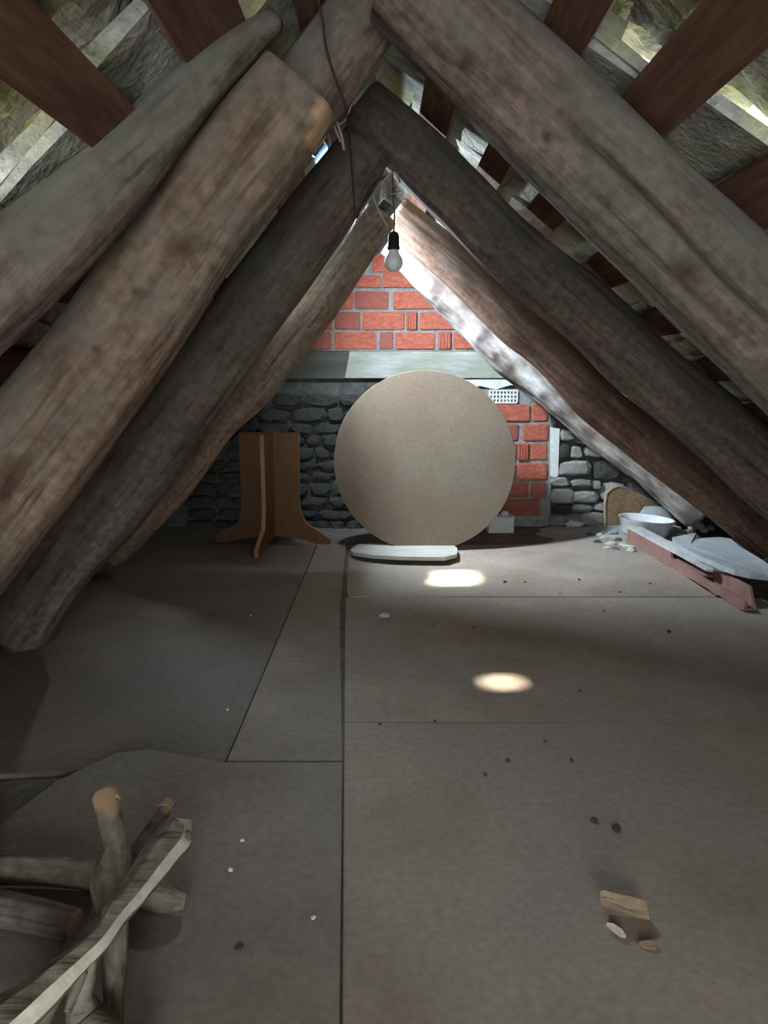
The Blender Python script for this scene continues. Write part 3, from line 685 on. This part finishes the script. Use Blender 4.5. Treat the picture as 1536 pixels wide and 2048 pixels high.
# edge band
n = 96; v = []; f = []
for (r_, h_) in ((Rd - 0.003, -0.0006), (Rd, 0.002), (Rd, 0.020), (Rd - 0.003, 0.0226)):
    for i in range(n): v.append((math.cos(2 * PI * i / n) * r_, h_, math.sin(2 * PI * i / n) * r_))
for j in range(3):
    for i in range(n): f.append([j * n + i, j * n + (i + 1) % n, (j + 1) * n + (i + 1) % n, (j + 1) * n + i])
lean_put('edge_band', mesh(v, f), 'disc_edge', Vector((0, 0, Rd)))
for xx in (-0.2, 0.2): lean_put('cleat', box(xx - 0.03, xx + 0.03, 0.0225, 0.055, -0.36, 0.36, 0.004), 'veneer', Vector((0, 0, Rd)))
stv = []
p0 = Vector((0, 0.20, 0.78)); p1 = Vector((0, 0.52, -0.03))
d_ = (p1 - p0).normalized(); q_ = Vector((1, 0, 0)); w_ = d_.cross(q_)
for p in (p0, p1):
    for (a_, b_) in ((-1, -1), (1, -1), (1, 1), (-1, 1)): stv.append(p + q_ * a_ * 0.02 + w_ * b_ * 0.012)
obj('strut', mesh(stv, [[0, 1, 2, 3], [4, 5, 6, 7]] + [[k, (k + 1) % 4, 4 + (k + 1) % 4, 4 + k] for k in range(4)]), 'veneer', tb)

# ---- pedestal of crossed boards
pc = atY(549, 1080, 4.46); pd = empty('table_pedestal', (pc.x, 4.46, -0.01), math.radians(-8))
tag(pd, 'orange-brown table pedestal of crossed boards with flared feet', 'table base')
def fin(L1, L2, H_=0.675, T_=0.028):
    prof = [(0.012, 0.05), (0.10, 0.045), (0.19, 0.03), (L2 - 0.05, 0.0), (L2, 0.0), (L2 + 0.01, 0.035), (L2 - 0.06, 0.085), (L2 - 0.14, 0.13), (L1 + 0.005, 0.19), (L1 - 0.005, 0.25), (L1, H_), (0.012, H_)]
    return prof
for k, (L1, L2) in enumerate(((0.165, 0.34), (0.20, 0.36), (0.20, 0.36), (0.165, 0.34))):
    pr = fin(L1, L2)
    me = prism_y(pr, -0.013, 0.013)
    bnd = mesh([(p[0] + (0.0012 if i >= 3 else 0), sy * 0.0125, p[1]) for sy in (-1, 1) for i, p in enumerate(pr)], [[i, i + 1, len(pr) + i + 1, len(pr) + i] for i in range(3, len(pr) - 2)])
    ang = [0, PI, -PI / 2, PI / 2][k]
    me.transform(Matrix.Rotation(ang, 4, 'Z')); bnd.transform(Matrix.Rotation(ang, 4, 'Z'))
    fo = obj('fin', me, 'veneer', pd)
    obj('edge_strip', bnd, 'veneer_edge', fo)
obj('core', box(-0.02, 0.02, -0.02, 0.02, 0.05, 0.685, 0.003), 'veneer', pd)

# ---- bleached slab lying in front of the table top
Z_ = 0.050
sp = [(703, 1097, .040), (716, 1088, .034), (738, 1086, .032), (775, 1087, .032), (830, 1088, .032), (880, 1089, .034), (908, 1091, .036), (915, 1096, .040), (914, 1108, .050), (890, 1114, .054), (850, 1114, .054), (800, 1113, .054), (745, 1110, .052), (706, 1104, .048), (700, 1100, .044)]
P = [atZ(x, y, z) for x, y, z in sp]; n = len(P)
v = [(p.x, p.y, p.z - 0.020) for p in P] + [tuple(p) for p in P]
cc = sum((p for p in P), Vector()) / n
f = [list(range(n))[::-1], list(range(n, 2 * n))] + [[i, (i + 1) % n, n + (i + 1) % n, n + i] for i in range(n)]
tag(put('slab', mesh(v, f), 'slab', Vector((cc.x, cc.y, 0.014))), 'bleached flat slab with cut corners lying in front of the round table top', 'slab')

# ---- white box behind the table top
c_ = atY(1000, 1050, 4.86); wx = empty('white_box', (c_.x, 4.86, -0.022)); tag(wx, 'small off-white box half hidden behind the round table top', 'box')
obj('body', box(-0.085, 0.085, -0.05, 0.05, 0.0, 0.105, 0.006), 'white', wx)
obj('lid', box(-0.09, 0.09, -0.055, 0.055, 0.1, 0.112, 0.004), 'white', wx)
obj('knob', box(0.005, 0.055, -0.02, 0.03, 0.11, 0.14, 0.01), 'white', wx)

# ---- low heap of mortar dust along the foot of the gable on the right
hv = []; hf = []
for j in range(15):
    for i in range(23):
        x_ = 1.02 + 0.98 * i / 22; y_ = 4.44 + 0.52 * j / 14
        e_ = min(1.0, min(i, 22 - i) / 3.0, min(j, 14 - j + 4) / 3.0)
        hv.append((x_ + (0.10 * noise.noise(Vector((y_ * 7, 1, 2))) if i < 3 else 0), y_, -0.024 + e_ * (0.030 + 0.010 * noise.noise(Vector((x_ * 9, y_ * 9, 0)))) * (1 if x_ > 1.4 else 0.75)))
for j in range(14):
    for i in range(22): hf.append([j * 23 + i, j * 23 + i + 1, (j + 1) * 23 + i + 1, (j + 1) * 23 + i])
dh = obj('dust_heap', mesh(hv, hf, smooth=True), 'cement', fl); dh['kind'] = 'stuff'
# ---- enamel basin
def lathe(prof, n=48, smooth=True):
    v = []; f = []
    for (r_, z_) in prof:
        for i in range(n): v.append((math.cos(2 * PI * i / n) * r_, math.sin(2 * PI * i / n) * r_, z_))
    for j in range(len(prof) - 1):
        for i in range(n): f.append([j * n + i, j * n + (i + 1) % n, (j + 1) * n + (i + 1) % n, (j + 1) * n + i])
    if prof[0][0] > 1e-6:      # a ring: close its section instead of capping it
        m_ = len(prof) - 1
        for i in range(n): f.append([m_ * n + i, m_ * n + (i + 1) % n, (i + 1) % n, i])
    me = mesh(v, f, smooth=smooth)
    bm = bmesh.new(); bm.from_mesh(me); bmesh.ops.remove_doubles(bm, verts=bm.verts, dist=1e-6); bmesh.ops.recalc_face_normals(bm, faces=bm.faces); bm.to_mesh(me); bm.free()
    return me
bp = atZ(1292, 1077, 0.0); ba = empty('basin', (1.645, 4.635, 0.010)); ba.rotation_euler = (0, math.radians(3.5), 0)
tag(ba, 'round white enamel basin standing at the right near the gable', 'basin')
obj('bowl', lathe([(0.0, 0.0), (0.125, 0.0), (0.140, 0.012), (0.163, 0.098), (0.171, 0.102), (0.168, 0.106), (0.160, 0.102), (0.140, 0.022), (0.12, 0.012), (0.0, 0.012)]), 'enamel', ba)
tor = lathe([(0.1690, 0.1050), (0.1705, 0.1030), (0.1725, 0.1045), (0.1708, 0.1066)]); 
ob = obj('rim', tor, 'enamel_rim', ba)
obj('brown_layer', lathe([(0.0, 0.0125), (0.118, 0.0125), (0.10, 0.018), (0.0, 0.021)], 24), 'bowl_brown', ba)  # brown layer across the bottom of the bowl

# ---- brown board and grey pot behind the basin
pts = [wpx(x, y, 4.955) for x, y in [(1209, 1048), (1209, 1000), (1212, 978), (1222, 968), (1236, 963), (1252, 967), (1285, 983), (1318, 1000), (1325, 1050)]]
bo = empty('fibre_board', (pts[0].x + 0.15, 4.955, 0.0)); tag(bo, 'brown board with a rounded corner propped against the stones behind the basin', 'board')
bz = min(p.z for p in pts)
poly = [(p.x - bo.location.x, p.z - bz - 0.02) for p in pts]
obj('panel', prism_y(poly, 0.0, 0.018), 'board', bo)
v = [(x_ + (-0.0015 if i < 6 else 0), yy_, z_ + 0.001) for yy_ in (-0.008, 0.0175) for i, (x_, z_) in enumerate(poly)]
obj('lit_edge', mesh([(x_, yy_, z_) for (x_, yy_, z_) in v] + [((x_ + 0.008), -0.008, z_ - 0.006) for (x_, z_) in poly], [[i, i + 1, len(poly) + i + 1, len(poly) + i] for i in range(0, 7)] + [[i, i + 1, 2 * len(poly) + i + 1, 2 * len(poly) + i] for i in range(0, 7)]), 'board_edge', bo)
gp = atY(1303, 1040, 4.865); po = empty('grey_pot', (gp.x + 0.02, 4.865, -0.022)); po.scale = (1, 0.4, 1); tag(po, 'grey upturned pot with sloping sides just behind the white basin', 'pot')
obj('body', lathe([(0.0, 0.0), (0.175, 0.0), (0.17, 0.02), (0.075, 0.168), (0.065, 0.172), (0.0, 0.172)], 36), 'cement', po)
obj('lip', lathe([(0.172, 0.0), (0.185, 0.004), (0.183, 0.02), (0.168, 0.022)], 36), 'cement', po)

# ---- broken hollow clay plank
a0 = Vector((1.478, 4.445, 0.0)); a1 = Vector((1.545, 3.081, 0.0))
dirv = (a1 - a0); Lk = dirv.length; rz = math.atan2(dirv.y, dirv.x)
ck = empty('clay_plank', a0, rz); tag(ck, 'long broken hollow clay plank lying on edge at the right side', 'clay plank')
# local x: along towards the viewer; local +y: towards the right wall (away from the aisle)
rr_ = random.Random(3)
def jag(x0, x1, n, z, amp): return [(x0 + (x1 - x0) * i / n, z + rr_.uniform(0, amp)) for i in range(n + 1)]
Hk, Tk = 0.098, 0.075
fr = jag(0.0, Lk, 26, 0.0, 0.012) + [(Lk, 0.052), (Lk * 0.80, 0.047), (Lk * 0.62, 0.050), (Lk * 0.475, 0.046), (Lk * 0.455, 0.060), (Lk * 0.45, Hk - 0.010), (0.0, Hk - 0.010)]
obj('front_shell', prism_y(fr, -0.004, 0.008), 'clay', ck)
obj('back_shell', prism_y([(0, 0), (Lk * 0.97, 0), (Lk * 0.93, Hk - 0.01), (0, Hk - 0.01)], Tk - 0.012, Tk), 'clay', ck)
obj('bottom_shell', box(0.0, Lk * 0.985, 0.008, Tk - 0.012, 0.002, 0.012), 'clay', ck)
obj('web', box(0.0, Lk * 0.7, 0.008, Tk - 0.012, 0.044, 0.052), 'clay', ck)
tp = [(0.0, -0.005), (Lk * 0.30, -0.006), (Lk * 0.52, -0.004), (Lk * 0.74, -0.005), (Lk * 0.75, 0.02), (Lk * 0.735, 0.04), (Lk * 0.76, Tk + 0.002), (0.0, Tk + 0.002)]
obj('top_shell', prism_z(tp, Hk - 0.010, Hk + 0.002), 'clay_dust', ck)

# ---- dusty cement sheet beyond the clay plank
zt = 0.128
cs = [(1345, 1074), (1372, 1069), (1392, 1066), (1380, 1088), (1400, 1076), (1440, 1074), (1462, 1077), (1478, 1092), (1512, 1112), (1570, 1150), (1620, 1190), (1536, 1150), (1500, 1146), (1468, 1139), (1438, 1128), (1412, 1117), (1382, 1104), (1355, 1088)]
P = [atZ(x, y, zt + 0.006 * math.sin(i)) for i, (x, y) in enumerate(cs)]; n = len(P)
v = [(p.x, p.y, p.z - 0.026) for p in P] + [tuple(p) for p in P]
cc = sum(P, Vector()) / n; cc.z = zt - 0.026
cst = empty('cement_sheet', (cc.x, cc.y, -0.022)); tag(cst, 'dusty grey-blue sheet with a torn back edge beside the clay plank', 'sheet')
me = mesh([Vector(q) - cst.location for q in v], [list(range(n))[::-1], list(range(n, 2 * n))] + [[i, (i + 1) % n, n + (i + 1) % n, n + i] for i in range(n)])
obj('sheet', me, 'cement', cst)
for (dx, dy) in ((0.10, 0.18), (0.0, 0.25)): obj('support_block', box(dx - 0.05, dx + 0.05, dy - 0.05, dy + 0.05, 0, zt + 0.022 - 0.028), 'earth', cst)

# ---- rubble and crumbs
def pebble(name, px, py, size, m, label, cat, group=None, seed=0, flat=0.6, z=0.0, yaw=0.0, el=1.0):
    rr = random.Random(seed); bm = bmesh.new(); bmesh.ops.create_icosphere(bm, subdivisions=2, radius=0.5)
    for v_ in bm.verts:
        d = 1 + 0.35 * noise.noise(v_.co * 2.3 + Vector((seed * 3.1, 0, 0)))
        v_.co = Vector((v_.co.x * d * el, v_.co.y * d, v_.co.z * d * flat))
    me = bpy.data.meshes.new(name); bm.to_mesh(me); bm.free()
    zb = min(v_.co.z for v_ in me.vertices)
    me.transform(Matrix.Diagonal((size, size, size, 1)) @ Matrix.Translation((0, 0, -zb)))
    p = atZ(px, py, z)
    o = obj(name, me, m, None, p); o.rotation_euler = (0, 0, yaw); tag(o, label, cat, group); return o
rub = [(1196, 1088, .045), (1208, 1080, .05), (1222, 1092, .05), (1236, 1084, .045), (1246, 1096, .05), (1214, 1100, .04), (1232, 1102, .04), (1258, 1100, .05), (1200, 1074, .05), (1180, 1072, .04), (1225, 1072, .06), (1262, 1106, .05)]
for i, (x, y, s_) in enumerate(rub):
    pebble('rubble_stone', x, y, s_, 'stone' if i % 3 else 'stone_dark', 'grey lump of rubble strewn at the far end of the clay plank', 'stone', 'rubble at the end of the clay plank', seed=i, z=-0.005, yaw=i * 1.3, el=1.3)
for i, (x, y, s_) in enumerate([(1352, 1062, .06), (1370, 1068, .05), (1384, 1062, .06), (1398, 1058, .07), (1408, 1066, .06), (1362, 1074, .05), (1420, 1060, .05)]):
    pebble('mortar_crumb', x, y, s_, 'plaster' if i % 2 else 'stone', 'pale mortar crumb between the basin and the foot of the barked rafter', 'mortar crumb', 'mortar crumbs beside the basin', seed=40 + i, z=0.0, yaw=i)
for i, (x, y, s_) in enumerate([(1115, 1052, .10), (1150, 1056, .12), (1185, 1054, .09), (1090, 1050, .08), (1060, 1046, .09), (1200, 1060, .07), (1135, 1062, .06)]):
    pebble('wall_rubble', x, y, s_, 'plaster' if i % 2 else 'stone', 'pale broken lump lying along the foot of the stone gable', 'stone', 'lumps along the foot of the gable', seed=60 + i, z=-0.022, yaw=i, el=1.4, flat=0.45)
pebble('pebble', 769, 1236, .035, 'stone', 'single pale pebble alone on the floor in front of the slab', 'pebble', seed=90, yaw=-0.6, el=1.4)
for i, (x, y, s_) in enumerate([(1015, 1522, .012), (1143, 1521, .012), (970, 1550, .01), (1188, 1642, .016), (1232, 1658, .022), (870, 1443, .01), (1160, 1382, .01), (1338, 1265, .018), (1208, 1223, .012), (1090, 1484, .01), (478, 1898, .016), (1158, 1160, .014), (1050, 1165, .012), (1010, 1165, .018), (1240, 1185, .014), (1120, 1188, .01), (1300, 1168, .012), (865, 1250, .012), (947, 1256, .012), (760, 1450, .01)]):
    pebble('dark_crumb', x, y, s_ * 0.85, 'crumb', 'tiny dark crumb scattered on the dusty floor boards', 'crumb', 'dark crumbs on the floor', seed=100 + i, yaw=i, el=1.3, z=0.006 if y < 1200 else 0.0)
for i, (x, y) in enumerate([(485, 1683), (462, 1742), (627, 1838), (502, 1232), (455, 1422)]):
    pebble('pale_crumb', x, y, .011, 'plaster', 'tiny pale crumb on the left floor boards', 'crumb', 'pale crumbs on the left floor', seed=140 + i, z=0.003 if y > 1530 else -0.01)
# wood chips
def chip(px, th, m, label, tiltx=0.0):
    P = [atZ(x, y, z) for x, y, z in px]; n = len(P); cc = sum(P, Vector()) / n
    v = [(p.x, p.y, max(0.0, p.z - th)) for p in P] + [tuple(p) for p in P]
    me = mesh(v, [list(range(n))[::-1], list(range(n, 2 * n))] + [[i, (i + 1) % n, n + (i + 1) % n, n + i] for i in range(n)])
    return tag(put('wood_chip', me, m, Vector((cc.x, cc.y, 0.0))), label, 'wood chip', 'wood chips on the floor')
chip([(1200, 1784, .045), (1206, 1780, .046), (1235, 1788, .046), (1262, 1793, .04), (1292, 1802, .034), (1296, 1822, .012), (1299, 1834, .006), (1272, 1826, .010), (1246, 1812, .016), (1214, 1806, .018), (1203, 1798, .03)], 0.012, 'chip', 'largest torn brown wood chip lying on the right foreground floor')
chip([(1213, 1844, .016), (1228, 1847, .018), (1244, 1858, .016), (1252, 1871, .006), (1240, 1868, .006), (1222, 1855, .006)], 0.008, 'slab', 'small grey wood splinter just below the largest chip')
chip([(1278, 1882, .008), (1300, 1880, .010), (1317, 1886, .008), (1312, 1896, .005), (1290, 1893, .005)], 0.008, 'chip', 'faint flat wood flake lowest of the three chips')

# ---- bulb on its flex
bc = atY(787, 525, 2.70); lamp = empty('light_bulb', (bc.x, 2.70, bc.z)); tag(lamp, 'frosted light bulb in a black socket hanging from the roof timbers', 'light bulb')
rb = 18.5 * depth(bc) / FPX
prof = [(0.0, -rb)] + [(rb * math.cos(a), rb * math.sin(a)) for a in [math.radians(x) for x in range(-75, 41, 12)]] + [(rb * 0.62, rb * 0.85), (rb * 0.50, rb * 1.25), (rb * 0.48, rb * 1.6), (0, rb * 1.6)]
obj('glass', lathe(prof, 32), 'bulb', lamp)
obj('socket', lathe([(0, rb * 1.3), (rb * 0.56, rb * 1.3), (rb * 0.66, rb * 1.4), (rb * 0.66, rb * 1.6), (rb * 0.60, rb * 1.7), (rb * 0.60, rb * 2.6), (rb * 0.5, rb * 3.0), (rb * 0.16, rb * 3.2), (0, rb * 3.2)], 24), 'black', lamp)
def tube(P, r_, na=8, smooth=True):
    v = []; f = []; n = len(P)
    for i, p in enumerate(P):
        t = (P[min(i + 1, n - 1)] - P[max(i - 1, 0)]).normalized()
        e1 = t.cross(Vector((0.3, 1, 0.2))).normalized(); e2 = t.cross(e1)
        rr = r_[i] if isinstance(r_, (list, tuple)) else r_
        for k in range(na): v.append(p + e1 * math.cos(2 * PI * k / na) * rr + e2 * math.sin(2 * PI * k / na) * rr)
    for i in range(n - 1):
        for k in range(na): f.append([i * na + k, i * na + (k + 1) % na, (i + 1) * na + (k + 1) % na, (i + 1) * na + k])
    f.append(list(range(na))); f.append([(n - 1) * na + k for k in range(na)])
    return mesh(v, f, smooth=smooth)
top = atY(785, 340, 2.72) - lamp.location
obj('flex', tube(catmull([Vector((0, 0, rb * 3.1)), Vector((0.003, 0.004, rb * 5)), top * 0.6 + Vector((0, 0, rb)) * 0.6, top], 6), 0.0028), 'cable', lamp)
# ---- supply cable clinging to the near rafter and drooping to the ridge joint
cp = [atY(x, y, Y) for x, y, Y in [(632, -20, 1.87), (645, 40, 1.88), (652, 95, 1.885), (668, 150, 1.885), (690, 210, 1.90), (698, 270, 2.05), (703, 330, 2.3), (708, 390, 2.45), (712, 435, 2.52), (722, 415, 2.58), (745, 370, 2.66), (785, 345, 2.72)]]
tag(put('cable', tube(catmull(cp, 6), 0.0032), 'cable', cp[-1]), 'dark dusty electric cable running down the near left rafter to the bulb', 'cable')
# cobwebs
def web(lst, label):
    bm = bmesh.new()
    for (pp, r_) in lst:
        Q = [atY(x, y, Y) for x, y, Y in pp]; me = tube(catmull(Q, 5), r_, 5); bm.from_mesh(me)
    me = bpy.data.meshes.new('cobweb'); bm.to_mesh(me); bm.free()
    o = put('cobweb', me, 'web', atY(*lst[0][0][0])); tag(o, label, 'cobweb', 'cobwebs'); return o
web([([(712, 445, 2.55), (728, 415, 2.58), (745, 390, 2.62), (760, 372, 2.66)], 0.003), ([(760, 372, 2.66), (780, 388, 2.66), (800, 382, 2.68)], 0.002), ([(745, 390, 2.62), (757, 420, 2.62), (768, 440, 2.63), (776, 455, 2.64)], 0.004),
     ([(728, 415, 2.58), (742, 440, 2.6), (757, 420, 2.62)], 0.0016), ([(760, 372, 2.66), (775, 352, 2.66), (790, 345, 2.68), (800, 365, 2.7)], 0.004), ([(775, 352, 2.66), (781, 368, 2.66), (790, 375, 2.68)], 0.0016)],
    'dusty grey cobweb strands draped above the bulb socket')
web([([(668, 225, 2.1), (676, 250, 2.12), (684, 275, 2.13), (688, 300, 2.15)], 0.004), ([(676, 250, 2.12), (690, 240, 2.12), (705, 205, 2.1)], 0.0025), ([(665, 240, 2.1), (672, 262, 2.12), (682, 285, 2.13)], 0.003)],
    'clot of pale cobweb beside the sawn beam end near the ridge')

# =================================================================== BROKEN BRANCHES, lower left
def br4(lst):
    out = []
    for (x, y, hw, Z) in lst:
        p = atZ(x, y, Z); out.append(Vector((p.x, p.y, p.z, hw * depth(p) / FPX)))
    return out
def branch(lst, m, label, endm='branch_raw', **k):
    o = log3('branch', br4(lst), m, endm=endm, **k); tag(o, label, 'branch', 'broken branches in the lower left corner'); return o
# lying log under the others
branch([(372, 1802, 16, 0.028), (330, 1796, 27, 0.035), (270, 1778, 29, 0.036), (180, 1752, 28, 0.038), (80, 1742, 28, 0.04), (-90, 1738, 28, 0.042)], 'branch',
       'stout branch lying flat to the left edge beneath the crossed sticks', seed=21, nz=0.08, step=0.012)
branch([(150, 1850, 30, 0.036), (60, 1828, 32, 0.04), (-90, 1800, 34, 0.042)], 'branch_dark', 'dark stump of branch at the left edge under the lying one', seed=22, nz=0.1, step=0.014)
# upright crooked stick with a torn tip
up = branch([(212, 1590, 27, 0.20), (222, 1640, 24, 0.185), (235, 1700, 26, 0.165), (222, 1760, 38, 0.14), (228, 1830, 30, 0.115), (231, 1920, 25, 0.075), (228, 2000, 20, 0.045), (226, 2090, 20, 0.022)], 'branch',
            'crooked grey stick rising to a torn orange tip', seed=23, nz=0.10, step=0.008, na=36, raws=[(212, 1595, 34), (222, 1622, 14)])
def tuft(parent, base, r_, seed, m, up_dir):
    """torn splinters at the end of a stick"""
    rr = random.Random(seed); bm = bmesh.new()
    e1 = up_dir.orthogonal().normalized(); e2 = up_dir.cross(e1)
    for k in range(26):
        a = rr.uniform(0, 2 * PI); q = r_ * math.sqrt(rr.random()) * 0.9
        b = base + e1 * math.cos(a) * q + e2 * math.sin(a) * q - up_dir * 0.02
        t = b + up_dir * rr.uniform(0.024, 0.05) + e1 * rr.uniform(-.006, .006)
        w_ = rr.uniform(0.003, 0.007)
        vs = [bm.verts.new(b + e1 * w_), bm.verts.new(b - e1 * w_ * .6 + e2 * w_), bm.verts.new(b - e1 * w_ * .6 - e2 * w_), bm.verts.new(t)]
        for tri in ((0, 1, 3), (1, 2, 3), (2, 0, 3), (0, 2, 1)): bm.faces.new([vs[i] for i in tri])
    me = bpy.data.meshes.new('torn_tip'); bm.to_mesh(me); bm.free()
    me.transform(parent.matrix_world.inverted())
    o = obj('torn_tip', me, m, parent); o['label'] = 'torn raw wood splinters'
    return o
A_ = br4([(214, 1596, 24, 0.20), (226, 1640, 23, 0.185)])
bpy.context.view_layer.update()
tuft(up, A_[0].xyz, A_[0].w, 1, 'branch_raw', (A_[0].xyz - A_[1].xyz).normalized())
st2 = branch([(334, 1610, 11, 0.10), (318, 1640, 14, 0.10), (285, 1690, 17, 0.115), (230, 1770, 18, 0.105), (170, 1860, 18, 0.05), (120, 1930, 18, 0.022)], 'branch_dark',
             'thin dark stick with a pinkish torn tip behind the forked plank', seed=24, nz=0.08, step=0.012, na=24, raws=[(336, 1606, 18)])
A_ = br4([(334, 1610, 11, 0.10), (318, 1640, 14, 0.10)])
bpy.context.view_layer.update()
tuft(st2, A_[0].xyz, A_[0].w, 2, 'branch_raw', (A_[0].xyz - A_[1].xyz).normalized())
# forked split plank with a pale cut edge
def forked():
    UL = [(330, 1640, .215), (318, 1652, .215), (286, 1696, .210), (248, 1758, .20), (212, 1806, .192), (192, 1846, .185), (150, 1890, .175), (90, 1928, .165), (0, 1992, .15), (-90, 2050, .14)]
    UR = [(368, 1646, .225), (364, 1672, .225), (330, 1716, .218), (282, 1778, .208), (240, 1828, .200), (204, 1876, .192), (160, 1918, .182), (100, 1972, .172), (20, 2046, .158), (-60, 2110, .148)]
    LR = [(383, 1640, .215), (381, 1684, .205), (352, 1722, .198), (298, 1788, .188), (256, 1836, .180), (212, 1896, .170), (178, 1932, .160), (124, 1990, .150), (50, 2066, .136), (-30, 2130, .126)]
    def cv(lst): return catmull([atZ(*q) for q in lst], 6)
    a, b, c = cv(UL), cv(UR), cv(LR); n = len(a)
    org = Vector((a[n // 2].x, a[n // 2].y, 0.0))
    v = []; f = []
    for i in range(n):
        wv = 0.006 * noise.noise(Vector((i * 0.22, 3.0, 1.0)))
        mid = a[i].lerp(b[i], 0.5) + Vector((0, 0, 0.008 + wv))
        low_l = a[i] + Vector((-0.002, 0.012, -0.045)); low_r = c[i] + Vector((-0.012, 0.006, -0.022))
        ring = [a[i] + Vector((0, 0, wv)), mid, b[i], c[i] + Vector((0, 0, wv * 0.5)), low_r, low_l]
        v += [p - org for p in ring]
    m_ = 6
    mi = []
    for i in range(n - 1):
        for k in range(m_):
            f.append([i * m_ + k, i * m_ + (k + 1) % m_, (i + 1) * m_ + (k + 1) % m_, (i + 1) * m_ + k]); mi.append(1 if k == 2 else 0)
    f.append(list(range(m_))); mi.append(1); f.append([(n - 1) * m_ + k for k in range(m_)]); mi.append(0)
    me = bpy.data.meshes.new('plank'); me.from_pydata([tuple(q) for q in v], [], f); me.update()
    at = me.attributes.new('knot', 'FLOAT', 'POINT')
    top = me.copy()
    root = empty('forked_branch', org); tag(root, 'pale-edged split plank of a forked branch lying across the other sticks', 'branch', 'broken branches in the lower left corner')
    body = [q for q, k in zip(f, mi) if not k]; edge = [q for q, k in zip(f, mi) if k]
    me1 = mesh(v, body); me2 = mesh(v, edge)
    for o_, m_n, nm in ((me1, 'branch', 'plank'), (me2, 'branch_cut', 'cut_edge')):
        o = obj(nm, o_, m_n, root)
    # lower fork
    Q = br4([(182, 1905, 14, .165), (172, 1950, 20, .135), (160, 1995, 26, .10), (172, 2035, 38, .065), (205, 2085, 46, .05), (250, 2140, 46, .045)])
    Cc = catmull(Q, 6)
    obj('fork', tube([q.xyz - org for q in Cc], [q.w for q in Cc], 16), 'branch', root)
    Q = br4([(168, 1940, 10, .150), (150, 1985, 9, .13), (134, 2025, 8, .115)]); Cc = catmull(Q, 5)
    obj('twig', tube([q.xyz - org for q in Cc], [q.w for q in Cc], 10), 'branch', root)
    Q = br4([(100, 1990, 26, .12), (60, 2050, 40, .07), (40, 2120, 46, .05)]); Cc = catmull(Q, 5)
    obj('root_end', tube([q.xyz - org for q in Cc], [q.w for q in Cc], 16), 'branch', root)
    # dark knot bump near the tip
    kp = atZ(374, 1672, .214); bm = bmesh.new(); bmesh.ops.create_icosphere(bm, subdivisions=2, radius=0.010)
    me = bpy.data.meshes.new('knot'); bm.to_mesh(me); bm.free(); obj('knot', me, 'branch_dark', root, kp - org)
forked()
